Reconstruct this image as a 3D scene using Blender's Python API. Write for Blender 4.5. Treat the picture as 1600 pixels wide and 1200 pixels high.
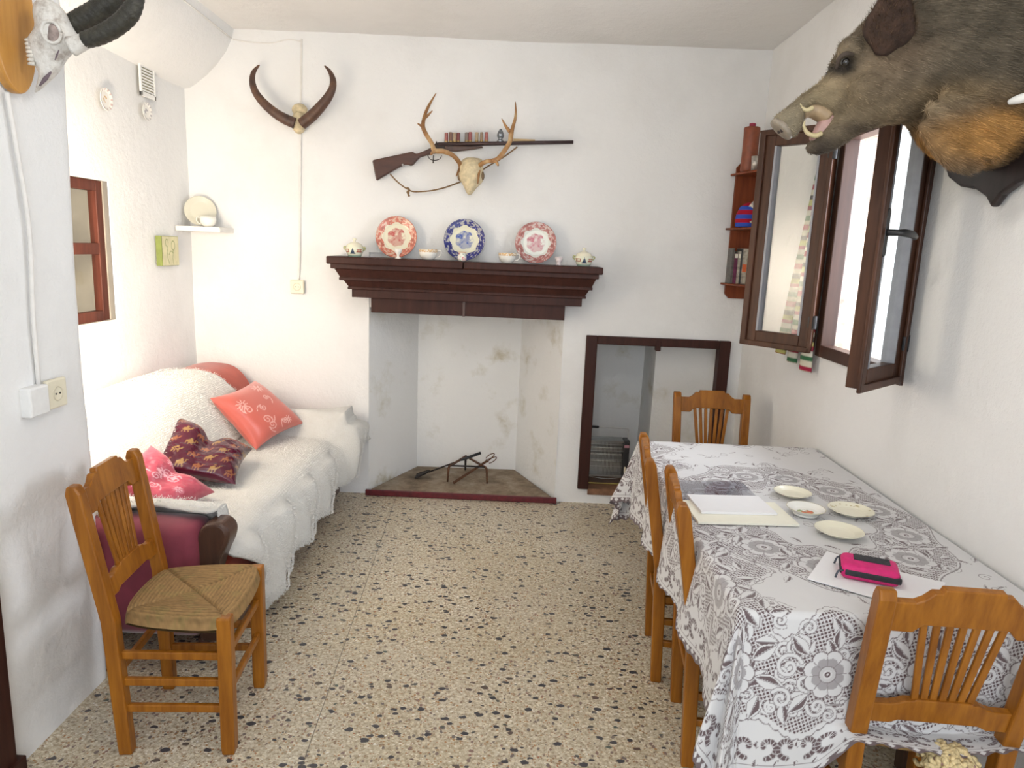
import bpy, bmesh, math, random
import numpy as np
from math import sin, cos, pi, radians, sqrt, atan2
from mathutils import Vector, Matrix, Euler
random.seed(7); rng = np.random.default_rng(11)
S = bpy.context.scene
C = S.collection
for o in list(bpy.data.objects): bpy.data.objects.remove(o)

# ------------------------------------------------------------ camera
FPX, PITCH, ROLL, YAW, CH = 1099.0, radians(10.8), radians(2.36), radians(-0.5), 1.6
_F = Vector((sin(YAW)*cos(PITCH), cos(YAW)*cos(PITCH), -sin(PITCH)))
_R = Vector((cos(YAW), -sin(YAW), 0)); _U = _R.cross(_F)
_X = cos(ROLL)*_R + sin(ROLL)*_U; _Y = -sin(ROLL)*_R + cos(ROLL)*_U
cd = bpy.data.cameras.new('camera'); cam = bpy.data.objects.new('camera', cd); C.objects.link(cam)
M = Matrix((( _X.x, _Y.x, -_F.x, 0), (_X.y, _Y.y, -_F.y, 0), (_X.z, _Y.z, -_F.z, CH), (0, 0, 0, 1)))
cam.matrix_world = M
cd.sensor_width = 36; cd.lens = 36*FPX/1600; cd.clip_start = 0.05; cd.clip_end = 100
S.camera = cam
def at(x, y, Y):                       # point at depth Y on the line of sight through a photo pixel
    d = _F*FPX + _X*(x-800) - _Y*(y-600); t = Y/d.y
    return Vector((0, 0, CH)) + d*t
def atx(x, y, X):
    d = _F*FPX + _X*(x-800) - _Y*(y-600); t = X/d.x
    return Vector((0, 0, CH)) + d*t
def atz(x, y, Z):
    d = _F*FPX + _X*(x-800) - _Y*(y-600); t = (Z-CH)/d.z
    return Vector((0, 0, CH)) + d*t

# ------------------------------------------------------------ world, lights, exposure
W = bpy.data.worlds.new('world'); S.world = W; W.use_nodes = True
bg = W.node_tree.nodes['Background']; bg.inputs[0].default_value = (0.93, 0.96, 1.0, 1); bg.inputs[1].default_value = 2.0
S.view_settings.view_transform = 'Standard'; S.view_settings.look = 'None'
S.view_settings.exposure = 0.17; S.view_settings.gamma = 1.0; S.view_settings.use_curve_mapping = False
def area(name, loc, target, sx, sy, power, col):
    l = bpy.data.lights.new(name, 'AREA'); l.shape = 'RECTANGLE'; l.size = sx; l.size_y = sy; l.energy = power; l.color = col
    o = bpy.data.objects.new(name, l); C.objects.link(o); o.location = loc
    o.rotation_euler = (Vector(target)-Vector(loc)).to_track_quat('-Z', 'Y').to_euler(); return o
area('window_daylight', (2.0, 2.86, 1.75), (0.6, 2.86, 1.55), 1.0, 1.1, 40, (0.86, 0.92, 1.0))
area('rear_daylight', (0.2, -1.6, 1.75), (-0.1, 3, 1.15), 1.8, 1.6, 34, (0.84, 0.92, 1.0))
def point(name, loc, power, col, r):
    l = bpy.data.lights.new(name, 'POINT'); l.energy = power; l.color = col; l.shadow_soft_size = r
    o = bpy.data.objects.new(name, l); C.objects.link(o); o.location = loc; return o
point('ceiling_lamp_light', (-0.1, 1.35, 2.5), 17, (1.0, 0.94, 0.87), 0.05)
area('alcove_light', (-1.60, 2.52, 1.5), (-2.04, 2.72, 1.38), 0.26, 0.7, 33, (1.0, 0.86, 0.68))

# ------------------------------------------------------------ node helpers
def newmat(name):
    m = bpy.data.materials.new(name); m.use_nodes = True; nt = m.node_tree
    b = nt.nodes['Principled BSDF']; return m, nt, b
def nd(nt, t, **k):
    n = nt.nodes.new(t)
    for a, v in k.items(): setattr(n, a, v)
    return n
def ramp(nt, fac, stops):
    r = nd(nt, 'ShaderNodeValToRGB'); e = r.color_ramp.elements
    while len(e) < len(stops): e.new(0.5)
    for i, (p, c) in enumerate(stops):
        e[i].position = p; e[i].color = (c[0], c[1], c[2], 1)
    nt.links.new(fac, r.inputs[0]); return r.outputs[0]
def coords(nt, scale=(1, 1, 1), rot=(0, 0, 0), kind='Object'):
    tc = nd(nt, 'ShaderNodeTexCoord'); mp = nd(nt, 'ShaderNodeMapping')
    mp.inputs['Scale'].default_value = scale; mp.inputs['Rotation'].default_value = rot
    nt.links.new(tc.outputs[kind], mp.inputs[0]); return mp.outputs[0]
def noise(nt, vec, scale, detail=4, rough=0.55):
    n = nd(nt, 'ShaderNodeTexNoise'); n.inputs['Scale'].default_value = scale
    n.inputs['Detail'].default_value = detail; n.inputs['Roughness'].default_value = rough
    nt.links.new(vec, n.inputs['Vector']); return n.outputs['Fac']
def bump(nt, b, h, strength=0.3, dist=0.01):
    n = nd(nt, 'ShaderNodeBump'); n.inputs['Strength'].default_value = strength; n.inputs['Distance'].default_value = dist
    nt.links.new(h, n.inputs['Height']); nt.links.new(n.outputs[0], b.inputs['Normal']); return n
def simple(name, col, rough=0.5, metal=0.0, var=0.08, vs=30, bmp=0.0, spec=0.5, sheen=0.0):
    m, nt, b = newmat(name)
    v = coords(nt); f = noise(nt, v, vs)
    c0 = tuple(max(0, c*(1-var)) for c in col); c1 = tuple(min(1, c*(1+var)) for c in col)
    nt.links.new(ramp(nt, f, [(0.3, c0), (0.7, c1)]), b.inputs['Base Color'])
    b.inputs['Roughness'].default_value = rough; b.inputs['Metallic'].default_value = metal
    b.inputs['Specular IOR Level'].default_value = spec
    if sheen: b.inputs['Sheen Weight'].default_value = sheen; b.inputs['Sheen Roughness'].default_value = 0.4
    if bmp: bump(nt, b, noise(nt, v, vs*2.5), bmp, 0.004)
    return m
def wood(name, c0, c1, rough=0.35, scale=1.0, stretch=(14, 14, 1.2), spec=0.5, bmp=0.08, kind='Object'):
    m, nt, b = newmat(name); v = coords(nt, stretch, kind=kind)
    f = noise(nt, v, 3.0*scale, 6, 0.6); g = noise(nt, coords(nt, (3, 3, 1), kind=kind), 2.0)
    mx = nd(nt, 'ShaderNodeMath', operation='ADD'); nt.links.new(f, mx.inputs[0]); 
    mm = nd(nt, 'ShaderNodeMath', operation='MULTIPLY'); mm.inputs[1].default_value = 0.5; nt.links.new(g, mm.inputs[0]); nt.links.new(mm.outputs[0], mx.inputs[1])
    nt.links.new(ramp(nt, mx.outputs[0], [(0.5, c0), (0.95, c1)]), b.inputs['Base Color'])
    b.inputs['Roughness'].default_value = rough; b.inputs['Specular IOR Level'].default_value = spec
    bump(nt, b, f, bmp, 0.003); return m
def painted(name, rough=0.5, spec=0.5, bmp=0.0, vs=200, sheen=0.0, attr='Col', metal=0):
    m, nt, b = newmat(name); a = nd(nt, 'ShaderNodeAttribute', attribute_name=attr)
    nt.links.new(a.outputs['Color'], b.inputs['Base Color']); b.inputs['Roughness'].default_value = rough
    b.inputs['Specular IOR Level'].default_value = spec; b.inputs['Metallic'].default_value = metal
    if sheen: b.inputs['Sheen Weight'].default_value = sheen
    if bmp: bump(nt, b, noise(nt, coords(nt), vs), bmp, 0.003)
    return m
def plaster(name, col=(0.80, 0.80, 0.795), stain=0.5):
    m, nt, b = newmat(name); v = coords(nt)
    f = noise(nt, v, 1.3, 5, 0.6); g = noise(nt, v, 14, 6, 0.7); h = noise(nt, v, 90, 3, 0.6)
    d = tuple(c*k for c, k in zip(col, (0.90, 0.895, 0.885)))
    nt.links.new(ramp(nt, f, [(0.25, d), (0.5, col)]), b.inputs['Base Color'])
    b.inputs['Roughness'].default_value = 0.85; b.inputs['Specular IOR Level'].default_value = 0.2
    a = nd(nt, 'ShaderNodeMath', operation='MULTIPLY_ADD'); a.inputs[1].default_value = 0.18
    nt.links.new(h, a.inputs[0]); nt.links.new(g, a.inputs[2])
    bump(nt, b, a.outputs[0], 0.55, 0.010); return m
def glassmat(name, tint=(0.97, 0.98, 0.97), refl=0.12):
    m = bpy.data.materials.new(name); m.use_nodes = True; nt = m.node_tree; nt.nodes.clear()
    o = nd(nt, 'ShaderNodeOutputMaterial'); t = nd(nt, 'ShaderNodeBsdfTransparent'); g = nd(nt, 'ShaderNodeBsdfGlossy')
    t.inputs[0].default_value = (*tint, 1); g.inputs['Roughness'].default_value = 0.03
    fr = nd(nt, 'ShaderNodeFresnel'); fr.inputs[0].default_value = 1.5
    ml = nd(nt, 'ShaderNodeMath', operation='MULTIPLY_ADD'); ml.inputs[1].default_value = 1.0; ml.inputs[2].default_value = refl*0.3
    nt.links.new(fr.outputs[0], ml.inputs[0])
    mx = nd(nt, 'ShaderNodeMixShader'); ge = nd(nt, 'ShaderNodeNewGeometry'); bf = nd(nt, 'ShaderNodeMath', operation='SUBTRACT'); bf.inputs[0].default_value = 1.0; nt.links.new(ge.outputs['Backfacing'], bf.inputs[1])
    mb = nd(nt, 'ShaderNodeMath', operation='MULTIPLY'); nt.links.new(ml.outputs[0], mb.inputs[0]); nt.links.new(bf.outputs[0], mb.inputs[1]); nt.links.new(mb.outputs[0], mx.inputs[0]); nt.links.new(t.outputs[0], mx.inputs[1]); nt.links.new(g.outputs[0], mx.inputs[2])
    nt.links.new(mx.outputs[0], o.inputs[0]); return m

# ------------------------------------------------------------ mesh helpers
def BM(): return bmesh.new()
def add_box(bm, lo, hi, mat=None):
    vs = [Vector((x, y, z)) for x in (lo[0], hi[0]) for y in (lo[1], hi[1]) for z in (lo[2], hi[2])]
    if mat is not None: vs = [mat @ v for v in vs]
    v = [bm.verts.new(p) for p in vs]
    for f in ((0, 1, 3, 2), (4, 6, 7, 5), (0, 4, 5, 1), (2, 3, 7, 6), (0, 2, 6, 4), (1, 5, 7, 3)): bm.faces.new([v[i] for i in f])
def add_rings(bm, rings, cap=True, closed=False):
    vr = [[bm.verts.new(p) for p in r] for r in rings]; n = len(vr[0])
    m = len(vr)
    for i in range(m if closed else m-1):
        a, b = vr[i], vr[(i+1) % m]
        for j in range(n): bm.faces.new((a[j], a[(j+1) % n], b[(j+1) % n], b[j]))
    if cap and not closed:
        bm.faces.new(vr[0][::-1]); bm.faces.new(vr[-1])
def smoothpts(pts, k=6):
    P = [Vector(p) for p in pts]; out = []
    for i in range(len(P)-1):
        p0, p1, p2, p3 = P[max(i-1, 0)], P[i], P[i+1], P[min(i+2, len(P)-1)]
        for j in range(k):
            t = j/k; out.append(0.5*((2*p1)+(-p0+p2)*t+(2*p0-5*p1+4*p2-p3)*t*t+(-p0+3*p1-3*p2+p3)*t**3))
    out.append(P[-1]); return out
def add_tube(bm, pts, rad, n=8, smooth=0, ridge=None):
    if smooth:
        m = len(pts); rr = rad if hasattr(rad, '__len__') else [rad]*m
        q = smoothpts(pts, smooth); rad = [float(np.interp(i/smooth, range(m), rr)) for i in range(len(q))]; pts = q
    P = [Vector(p) for p in pts]
    if not hasattr(rad, '__len__'): rad = [rad]*len(P)
    up = None; rings = []
    for i, p in enumerate(P):
        d = (P[min(i+1, len(P)-1)]-P[max(i-1, 0)]).normalized()
        if up is None:
            up = d.orthogonal().normalized()
        up = (up-d*up.dot(d)).normalized(); s = d.cross(up)
        r = rad[i]*(1+(ridge(i) if ridge else 0))
        rings.append([p+(up*cos(2*pi*k/n)+s*sin(2*pi*k/n))*r for k in range(n)])
    add_rings(bm, rings)
def add_lathe(bm, prof, n=24, mat=Matrix()):
    rings = [[mat @ Vector((max(r, 1e-4)*cos(2*pi*k/n), max(r, 1e-4)*sin(2*pi*k/n), z)) for k in range(n)] for r, z in prof]
    add_rings(bm, rings)
def add_prism(bm, outline, d0, d1, mat=Matrix()):      # outline in local xy, extruded along z
    a = [bm.verts.new(mat @ Vector((x, y, d0))) for x, y in outline]; b = [bm.verts.new(mat @ Vector((x, y, d1))) for x, y in outline]
    n = len(a); bm.faces.new(a[::-1]); bm.faces.new(b)
    for i in range(n): bm.faces.new((a[i], a[(i+1) % n], b[(i+1) % n], b[i]))
def add_beam(bm, p, q, w, h, up=(0, 0, 1)):            # rectangular bar from p to q
    p, q = Vector(p), Vector(q); d = (q-p).normalized(); u = Vector(up); s = d.cross(u).normalized(); u = s.cross(d)
    add_rings(bm, [[c+s*(a*w/2)+u*(b*h/2) for a, b in ((-1, -1), (1, -1), (1, 1), (-1, 1))] for c in (p, q)])
def obj(name, bm, m, parent=None, smooth=False, bevel=0, angle=40, seg=2):
    me = bpy.data.meshes.new(name)
    if not isinstance(bm, bpy.types.Mesh):
        bmesh.ops.recalc_face_normals(bm, faces=bm.faces); bm.to_mesh(me); bm.free()
    else: me = bm
    me.materials.append(m); o = bpy.data.objects.new(name, me); C.objects.link(o)
    if parent: o.parent = parent
    if smooth:
        for p in me.polygons: p.use_smooth = True
    if bevel:
        b = o.modifiers.new('bevel', 'BEVEL'); b.width = bevel; b.segments = seg; b.limit_method = 'ANGLE'; b.angle_limit = radians(angle)
    return o
def tag(o, label=None, cat=None, group=None, kind=None):
    if label: o['label'] = label
    if cat: o['category'] = cat
    if group: o['group'] = group
    if kind: o['kind'] = kind
    return o
def thing(name, label, cat, loc=(0, 0, 0), rz=0, group=None):
    o = bpy.data.objects.new(name, None); C.objects.link(o); o.location = loc; o.rotation_euler = (0, 0, rz); o.empty_display_size = 0.1
    return tag(o, label, cat, group)
def copy_tree(src, parent=None):
    c = src.copy(); C.objects.link(c)
    if parent: c.parent = parent
    for ch in [x for x in bpy.data.objects if x.parent == src]: copy_tree(ch, c)
    return c
def dup(src, loc, rz, label, group=None):
    c = copy_tree(src); c.location = loc; c.rotation_euler = (0, 0, rz); c['label'] = label
    if group: c['group'] = group
    return c
def gridmesh(name, P, cols=None, uvs=None, close_u=False):   # P: (n,m,3) array -> quad mesh
    n, m = P.shape[:2]; me = bpy.data.meshes.new(name); idx = np.arange(n*m).reshape(n, m)
    if close_u: idx = np.concatenate([idx, idx[:1]], 0)
    q = np.stack([idx[:-1, :-1], idx[1:, :-1], idx[1:, 1:], idx[:-1, 1:]], -1).reshape(-1, 4)
    me.vertices.add(n*m); me.vertices.foreach_set('co', P.reshape(-1).astype(np.float32))
    me.loops.add(q.size); me.loops.foreach_set('vertex_index', q.reshape(-1).astype(np.int32))
    me.polygons.add(len(q)); me.polygons.foreach_set('loop_start', np.arange(0, q.size, 4, dtype=np.int32))
    try: me.polygons.foreach_set('loop_total', np.full(len(q), 4, dtype=np.int32))
    except Exception: pass
    me.update(calc_edges=True)
    if cols is not None: paint(me, cols.reshape(-1, cols.shape[-1]))
    me.polygons.foreach_set('use_smooth', np.ones(len(q), dtype=bool)); me.validate(); return me
def paint(me, cols, name='Col'):
    c = np.ones((len(me.vertices), 4), dtype=np.float32); c[:, :3] = cols[:, :3]
    a = me.color_attributes.new(name, 'FLOAT_COLOR', 'POINT'); a.data.foreach_set('color', c.reshape(-1))
def vnoise(x, y, seed=0):                               # value noise in numpy, 0..1
    xi = np.floor(x).astype(int); yi = np.floor(y).astype(int); xf = x-xi; yf = y-yi
    h = lambda a, b: (np.sin(a*127.1+b*311.7+seed*74.7)*43758.5453) % 1.0
    u = xf*xf*(3-2*xf); v = yf*yf*(3-2*yf)
    return (h(xi, yi)*(1-u)+h(xi+1, yi)*u)*(1-v)+(h(xi, yi+1)*(1-u)+h(xi+1, yi+1)*u)*v
def fbm(x, y, seed=0, o=4):
    s = 0; a = 0.5
    for i in range(o): s = s+a*vnoise(x*2**i, y*2**i, seed+i); a *= 0.5
    return s/(1-0.5**o)

# ------------------------------------------------------------ materials
M_wall = plaster('white_plaster')
M_ceil = plaster('ceiling_plaster', (0.80, 0.79, 0.775))
M_oak = wood('orange_varnished_pine', (0.175, 0.053, 0.004), (0.36, 0.135, 0.013), 0.34, spec=0.3)
M_brown = wood('brown_painted_wood', (0.028, 0.008, 0.005), (0.055, 0.017, 0.011), 0.5, spec=0.25)
M_frame = wood('brown_window_wood', (0.038, 0.015, 0.008), (0.085, 0.034, 0.017), 0.42, spec=0.3)
M_framed = wood('dark_window_wood', (0.04, 0.018, 0.012), (0.075, 0.033, 0.022), 0.4)
M_redshelf = wood('red_stained_wood', (0.13, 0.026, 0.006), (0.24, 0.055, 0.014), 0.45, spec=0.3)
M_walnut = wood('dark_walnut', (0.04, 0.018, 0.012), (0.09, 0.042, 0.026), 0.35)
M_black = simple('black_plastic', (0.02, 0.02, 0.022), 0.4)
M_cream = simple('cream_plastic', (0.75, 0.70, 0.55), 0.4, var=0.03)
M_whitep = simple('white_plastic', (0.8, 0.8, 0.78), 0.4, var=0.02)
M_porc = simple('white_porcelain', (0.82, 0.80, 0.74), 0.15, var=0.03)
M_creamc = simple('cream_ceramic', (0.78, 0.74, 0.58), 0.2, var=0.03)
M_gold = simple('gold_rim', (0.75, 0.45, 0.18), 0.3, var=0.15)
M_steel = simple('brushed_steel', (0.62, 0.62, 0.62), 0.3, 1.0)
M_iron = simple('dark_iron', (0.035, 0.028, 0.026), 0.6, 0.6, var=0.4, vs=60)
M_rust = simple('rusty_iron', (0.12, 0.055, 0.03), 0.7, 0.4, var=0.4, vs=80)
M_bone = simple('old_bone', (0.62, 0.52, 0.33), 0.6, var=0.22, vs=40, bmp=0.4)
M_bonew = simple('pale_bone', (0.66, 0.63, 0.57), 0.6, var=0.2, vs=40, bmp=0.4)
M_glass = glassmat('window_glass')
M_glassd = glassmat('clear_glass', (0.93, 0.95, 0.93), 0.3)
M_paint = painted('painted_surface', 0.22)
M_plum = simple('plum_velvet', (0.20, 0.028, 0.05), 0.8, var=0.15, sheen=0.6, vs=12)
M_redv = simple('red_velvet', (0.40, 0.055, 0.03), 0.8, var=0.12, sheen=0.3, vs=12)
M_rope = simple('rope_fibre', (0.22, 0.13, 0.06), 0.85, var=0.3, vs=200, bmp=0.5)
M_paper = simple('white_paper', (0.80, 0.80, 0.82), 0.6, var=0.01)
M_card = simple('cream_card', (0.82, 0.80, 0.68), 0.6, var=0.02)

# terrazzo floor
def terrazzo():
    m, nt, b = newmat('terrazzo_floor'); L = nt.links
    v = coords(nt)
    wn = nd(nt, 'ShaderNodeTexNoise'); wn.inputs['Scale'].default_value = 60; L.new(v, wn.inputs['Vector'])
    mxv = nd(nt, 'ShaderNodeMix', data_type='VECTOR'); mxv.inputs[0].default_value = 0.012
    L.new(v, mxv.inputs[4]); L.new(wn.outputs['Color'], mxv.inputs[5]); vv = mxv.outputs[1]
    base = ramp(nt, noise(nt, v, 70, 5, 0.75), [(0.30, (0.20, 0.15, 0.095)), (0.44, (0.44, 0.375, 0.275)), (0.56, (0.62, 0.57, 0.46)), (0.70, (0.74, 0.72, 0.66))])
    big = noise(nt, v, 1.6, 3)
    tint = ramp(nt, big, [(0.35, (0.93, 0.89, 0.80)), (0.65, (1.0, 0.99, 0.98))])
    mul = nd(nt, 'ShaderNodeMix', data_type='RGBA', blend_type='MULTIPLY'); mul.inputs[0].default_value = 1.0
    L.new(base, mul.inputs[6]); L.new(tint, mul.inputs[7]); cur = mul.outputs[2]
    def chips(cur, scale, frac, size, stops, sc=(1, 1, 1)):
        mp = nd(nt, 'ShaderNodeMapping'); mp.inputs['Scale'].default_value = sc; mp.inputs['Rotation'].default_value = (0, 0, scale*0.37); L.new(vv, mp.inputs[0])
        vo = nd(nt, 'ShaderNodeTexVoronoi'); vo.inputs['Scale'].default_value = scale; vo.inputs['Randomness'].default_value = 1.0; L.new(mp.outputs[0], vo.inputs['Vector'])
        sep = nd(nt, 'ShaderNodeSeparateColor'); L.new(vo.outputs['Color'], sep.inputs[0])
        gate = nd(nt, 'ShaderNodeMath', operation='LESS_THAN'); gate.inputs[1].default_value = frac; L.new(sep.outputs[0], gate.inputs[0])
        sz = nd(nt, 'ShaderNodeMath', operation='MULTIPLY'); sz.inputs[1].default_value = size; L.new(sep.outputs[1], sz.inputs[0])
        ad = nd(nt, 'ShaderNodeMath', operation='ADD'); ad.inputs[1].default_value = size*0.45; L.new(sz.outputs[0], ad.inputs[0])
        lt = nd(nt, 'ShaderNodeMath', operation='LESS_THAN'); L.new(vo.outputs['Distance'], lt.inputs[0]); L.new(ad.outputs[0], lt.inputs[1])
        g = nd(nt, 'ShaderNodeMath', operation='MULTIPLY'); L.new(gate.outputs[0], g.inputs[0]); L.new(lt.outputs[0], g.inputs[1])
        col = ramp(nt, sep.outputs[2], stops)
        mx = nd(nt, 'ShaderNodeMix', data_type='RGBA'); L.new(g.outputs[0], mx.inputs[0]); L.new(cur, mx.inputs[6]); L.new(col, mx.inputs[7]); return mx.outputs[2]
    cur = chips(cur, 110, 0.38, 0.36, [(0, (0.34, 0.11, 0.05)), (0.5, (0.40, 0.22, 0.09)), (1, (0.20, 0.15, 0.12))])
    cur = chips(cur, 95, 0.35, 0.42, [(0, (0.74, 0.70, 0.60)), (0.6, (0.66, 0.58, 0.42)), (1, (0.80, 0.78, 0.74))], (1, 1.4, 1))
    cur = chips(cur, 62, 0.16, 0.40, [(0, (0.30, 0.17, 0.13)), (0.5, (0.16, 0.14, 0.13)), (1, (0.40, 0.30, 0.20))], (1.3, 1, 1))
    cur = chips(cur, 33, 0.22, 0.38, [(0, (0.045, 0.045, 0.055)), (0.5, (0.07, 0.065, 0.07)), (0.8, (0.10, 0.12, 0.10)), (1, (0.12, 0.07, 0.06))], (1, 1.5, 1))
    sp = nd(nt, 'ShaderNodeSeparateXYZ'); L.new(v, sp.inputs[0])
    def seam(cur, c, k, axis, wdt, op, col=(0.10, 0.08, 0.06), tile=None):
        a = nd(nt, 'ShaderNodeMath', operation='MULTIPLY_ADD'); a.inputs[1].default_value = k
        L.new(sp.outputs[1-axis], a.inputs[0]); L.new(sp.outputs[axis], a.inputs[2])
        s = nd(nt, 'ShaderNodeMath', operation='SUBTRACT'); s.inputs[1].default_value = c; L.new(a.outputs[0], s.inputs[0])
        x = s.outputs[0]
        if tile:
            w_ = nd(nt, 'ShaderNodeMath', operation='PINGPONG'); w_.inputs[1].default_value = tile/2; L.new(x, w_.inputs[0]); x = w_.outputs[0]
        ab = nd(nt, 'ShaderNodeMath', operation='ABSOLUTE'); L.new(x, ab.inputs[0])
        l = nd(nt, 'ShaderNodeMath', operation='LESS_THAN'); l.inputs[1].default_value = wdt; L.new(ab.outputs[0], l.inputs[0])
        o_ = nd(nt, 'ShaderNodeMath', operation='MULTIPLY'); o_.inputs[1].default_value = op; L.new(l.outputs[0], o_.inputs[0])
        mx = nd(nt, 'ShaderNodeMix', data_type='RGBA'); mx.inputs[7].default_value = (*col, 1); L.new(o_.outputs[0], mx.inputs[0]); L.new(cur, mx.inputs[6]); return mx.outputs[2]
    cur = seam(cur, -0.51, 0.057, 0, 0.0014, 0.8)
    cur = seam(cur, -0.51, 0.057, 0, 0.0009, 0.22, tile=0.36)
    cur = seam(cur, 0.12, -0.057, 1, 0.0009, 0.18, tile=0.36)
    L.new(cur, b.inputs['Base Color']); b.inputs['Roughness'].default_value = 0.38; b.inputs['Specular IOR Level'].default_value = 0.45
    bump(nt, b, noise(nt, v, 25), 0.05, 0.002); return m
M_floor = terrazzo()

# ------------------------------------------------------------ room shell
def grid_wall(name, o, u, v, nrm, ulen, vlen, holes=(), step=0.07, amp=0.006, mat=None, seed=0, parent=None):
    us = sorted(set([0, ulen]+[h[i] for h in holes for i in (0, 1)]+list(np.arange(step, ulen, step))))
    vs = sorted(set([0, vlen]+[h[i] for h in holes for i in (2, 3)]+list(np.arange(step, vlen, step))))
    def prune(a, keep):
        out = [a[0]]
        for x in a[1:]:
            if x-out[-1] < 0.015:
                if x in keep: out[-1] = x if out[-1] not in keep else out[-1]
                if x in keep and out[-1] != x: out.append(x)
            else: out.append(x)
        return out
    us = prune(us, {0, ulen, *[h[i] for h in holes for i in (0, 1)]}); vs = prune(vs, {0, vlen, *[h[i] for h in holes for i in (2, 3)]})
    o, u, v, nrm = map(Vector, (o, u, v, nrm)); bm = BM(); V = {}
    def vert(i, j):
        if (i, j) not in V:
            a, b = us[i], vs[j]; d = (float(fbm(np.array(a*1.7+seed*9.1), np.array(b*1.7+seed*3.3), seed))-0.5)*2*amp
            V[i, j] = bm.verts.new(o+u*a+v*b+nrm*d)
        return V[i, j]
    for i in range(len(us)-1):
        for j in range(len(vs)-1):
            cu, cv = (us[i]+us[i+1])/2, (vs[j]+vs[j+1])/2
            if any(h[0] < cu < h[1] and h[2] < cv < h[3] for h in holes): continue
            bm.faces.new((vert(i, j), vert(i+1, j), vert(i+1, j+1), vert(i, j+1)))
    ob = obj(name, bm, mat or M_wall, parent, smooth=True)
    if not parent: ob['kind'] = 'structure'
    return ob
CEIL = 2.79; BY = 4.37; RX = 1.385; LX = -2.04; PX = -1.455; FY = -1.9
bm = BM(); add_box(bm, (-2.4, FY-0.3, -0.08), (1.9, 5.2, 0)); tag(obj('floor', bm, M_floor), kind='structure')
grid_wall('ceiling', (-1.74, FY, CEIL), (1, 0, 0), (0, 1, 0), (0, 0, -1), 3.14, BY-FY+0.02, mat=M_ceil, amp=0.01, step=0.12)
# back wall with fireplace and niche openings
FX0, FX1, FZ = -0.945, 0.268, 1.215
NX0, NX1, NZ0, NZ1 = 0.475, 1.24, 0.10, 1.05
grid_wall('wall_back', (LX-0.04, BY, 0), (1, 0, 0), (0, 0, 1), (0, -1, 0), RX-LX+0.06, CEIL+0.03,
          holes=[(FX0-LX+0.04, FX1-LX+0.04, 0, FZ), (NX0-LX+0.04, NX1-LX+0.04, NZ0, NZ1)], amp=0.010, step=0.06, seed=1)
# right wall with window opening
WY0, WY1, WZ0, WZ1 = 2.525, 3.24, 1.205, 2.15
grid_wall('wall_right', (RX, FY, 0), (0, 1, 0), (0, 0, 1), (-1, 0, 0), BY-FY+0.02, CEIL+0.03, holes=[(WY0-FY, WY1-FY, WZ0, WZ1)], amp=0.008, seed=2)
# window reveal through the thick wall: rough stone
M_stone = simple('rough_stone_reveal', (0.62, 0.50, 0.42), 0.9, var=0.35, vs=14, bmp=1.0)
bm = BM()
for lo, hi in (((RX+0.018, WY1, WZ0-0.1), (RX+0.17, WY1+0.1, WZ1+0.1)), ((RX+0.018, WY0-0.1, WZ0-0.1), (RX+0.17, WY0, WZ1+0.1)),
               ((RX+0.018, WY0, WZ1), (RX+0.17, WY1, WZ1+0.1)), ((RX+0.018, WY0, WZ0-0.1), (RX+0.17, WY1, WZ0))): add_box(bm, lo, hi)
bmesh.ops.subdivide_edges(bm, edges=bm.edges, cuts=7, use_grid_fill=True)
for v in bm.verts:
    n = fbm(np.array(v.co.z*9.0), np.array(v.co.x*9.0+v.co.y*3)); v.co.y += (float(n)-0.5)*0.035 if v.co.x > RX+0.03 else 0
tag(obj('trim_1', bm, M_stone, smooth=True), kind='structure')
# left wall of the alcove with the inner window opening
LY0, LY1, LZ0, LZ1 = 3.02, 3.52, 1.175, 1.845
grid_wall('wall_left', (LX, 2.30, 0), (0, 1, 0), (0, 0, 1), (1, 0, 0), BY-2.30+0.03, 2.56, holes=[(LY0-2.30, LY1-2.30, LZ0, LZ1)], amp=0.010, seed=3)
# pier nearest the camera on the left
def rounded_pier():
    bm = BM(); rows = []
    path = [(PX, y) for y in np.arange(FY, 2.26, 0.09)]+[(PX, 2.27)]+[(PX-0.05+0.05*cos(a), 2.29+0.05*sin(a)) for a in np.linspace(0, pi/2, 6)]+[(x, 2.34) for x in np.arange(PX-0.12, LX-0.06, -0.08)]+[(LX-0.06, 2.34)]
    zs = list(np.arange(0, CEIL+0.04, 0.07))+[CEIL+0.03]
    for z in zs:
        r = []
        for i, (x, y) in enumerate(path):
            d = (float(fbm(np.array(i*0.16+3), np.array(z*1.8), 5))-0.5)*0.03
            r.append(bm.verts.new((x+d, y+d*0.5, z)))
        rows.append(r)
    for a, b in zip(rows, rows[1:]):
        for j in range(len(a)-1): bm.faces.new((a[j], a[j+1], b[j+1], b[j]))
    return bm
tag(obj('wall_near_left', rounded_pier(), M_wall, smooth=True), kind='structure')
# rear wall behind the camera with a wide doorway
grid_wall('wall_front', (PX, FY, 0), (1, 0, 0), (0, 0, 1), (0, 1, 0), RX-PX, CEIL+0.03, holes=[(0.65, 2.55, 0, 2.45)], amp=0.006, seed=4)
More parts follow.
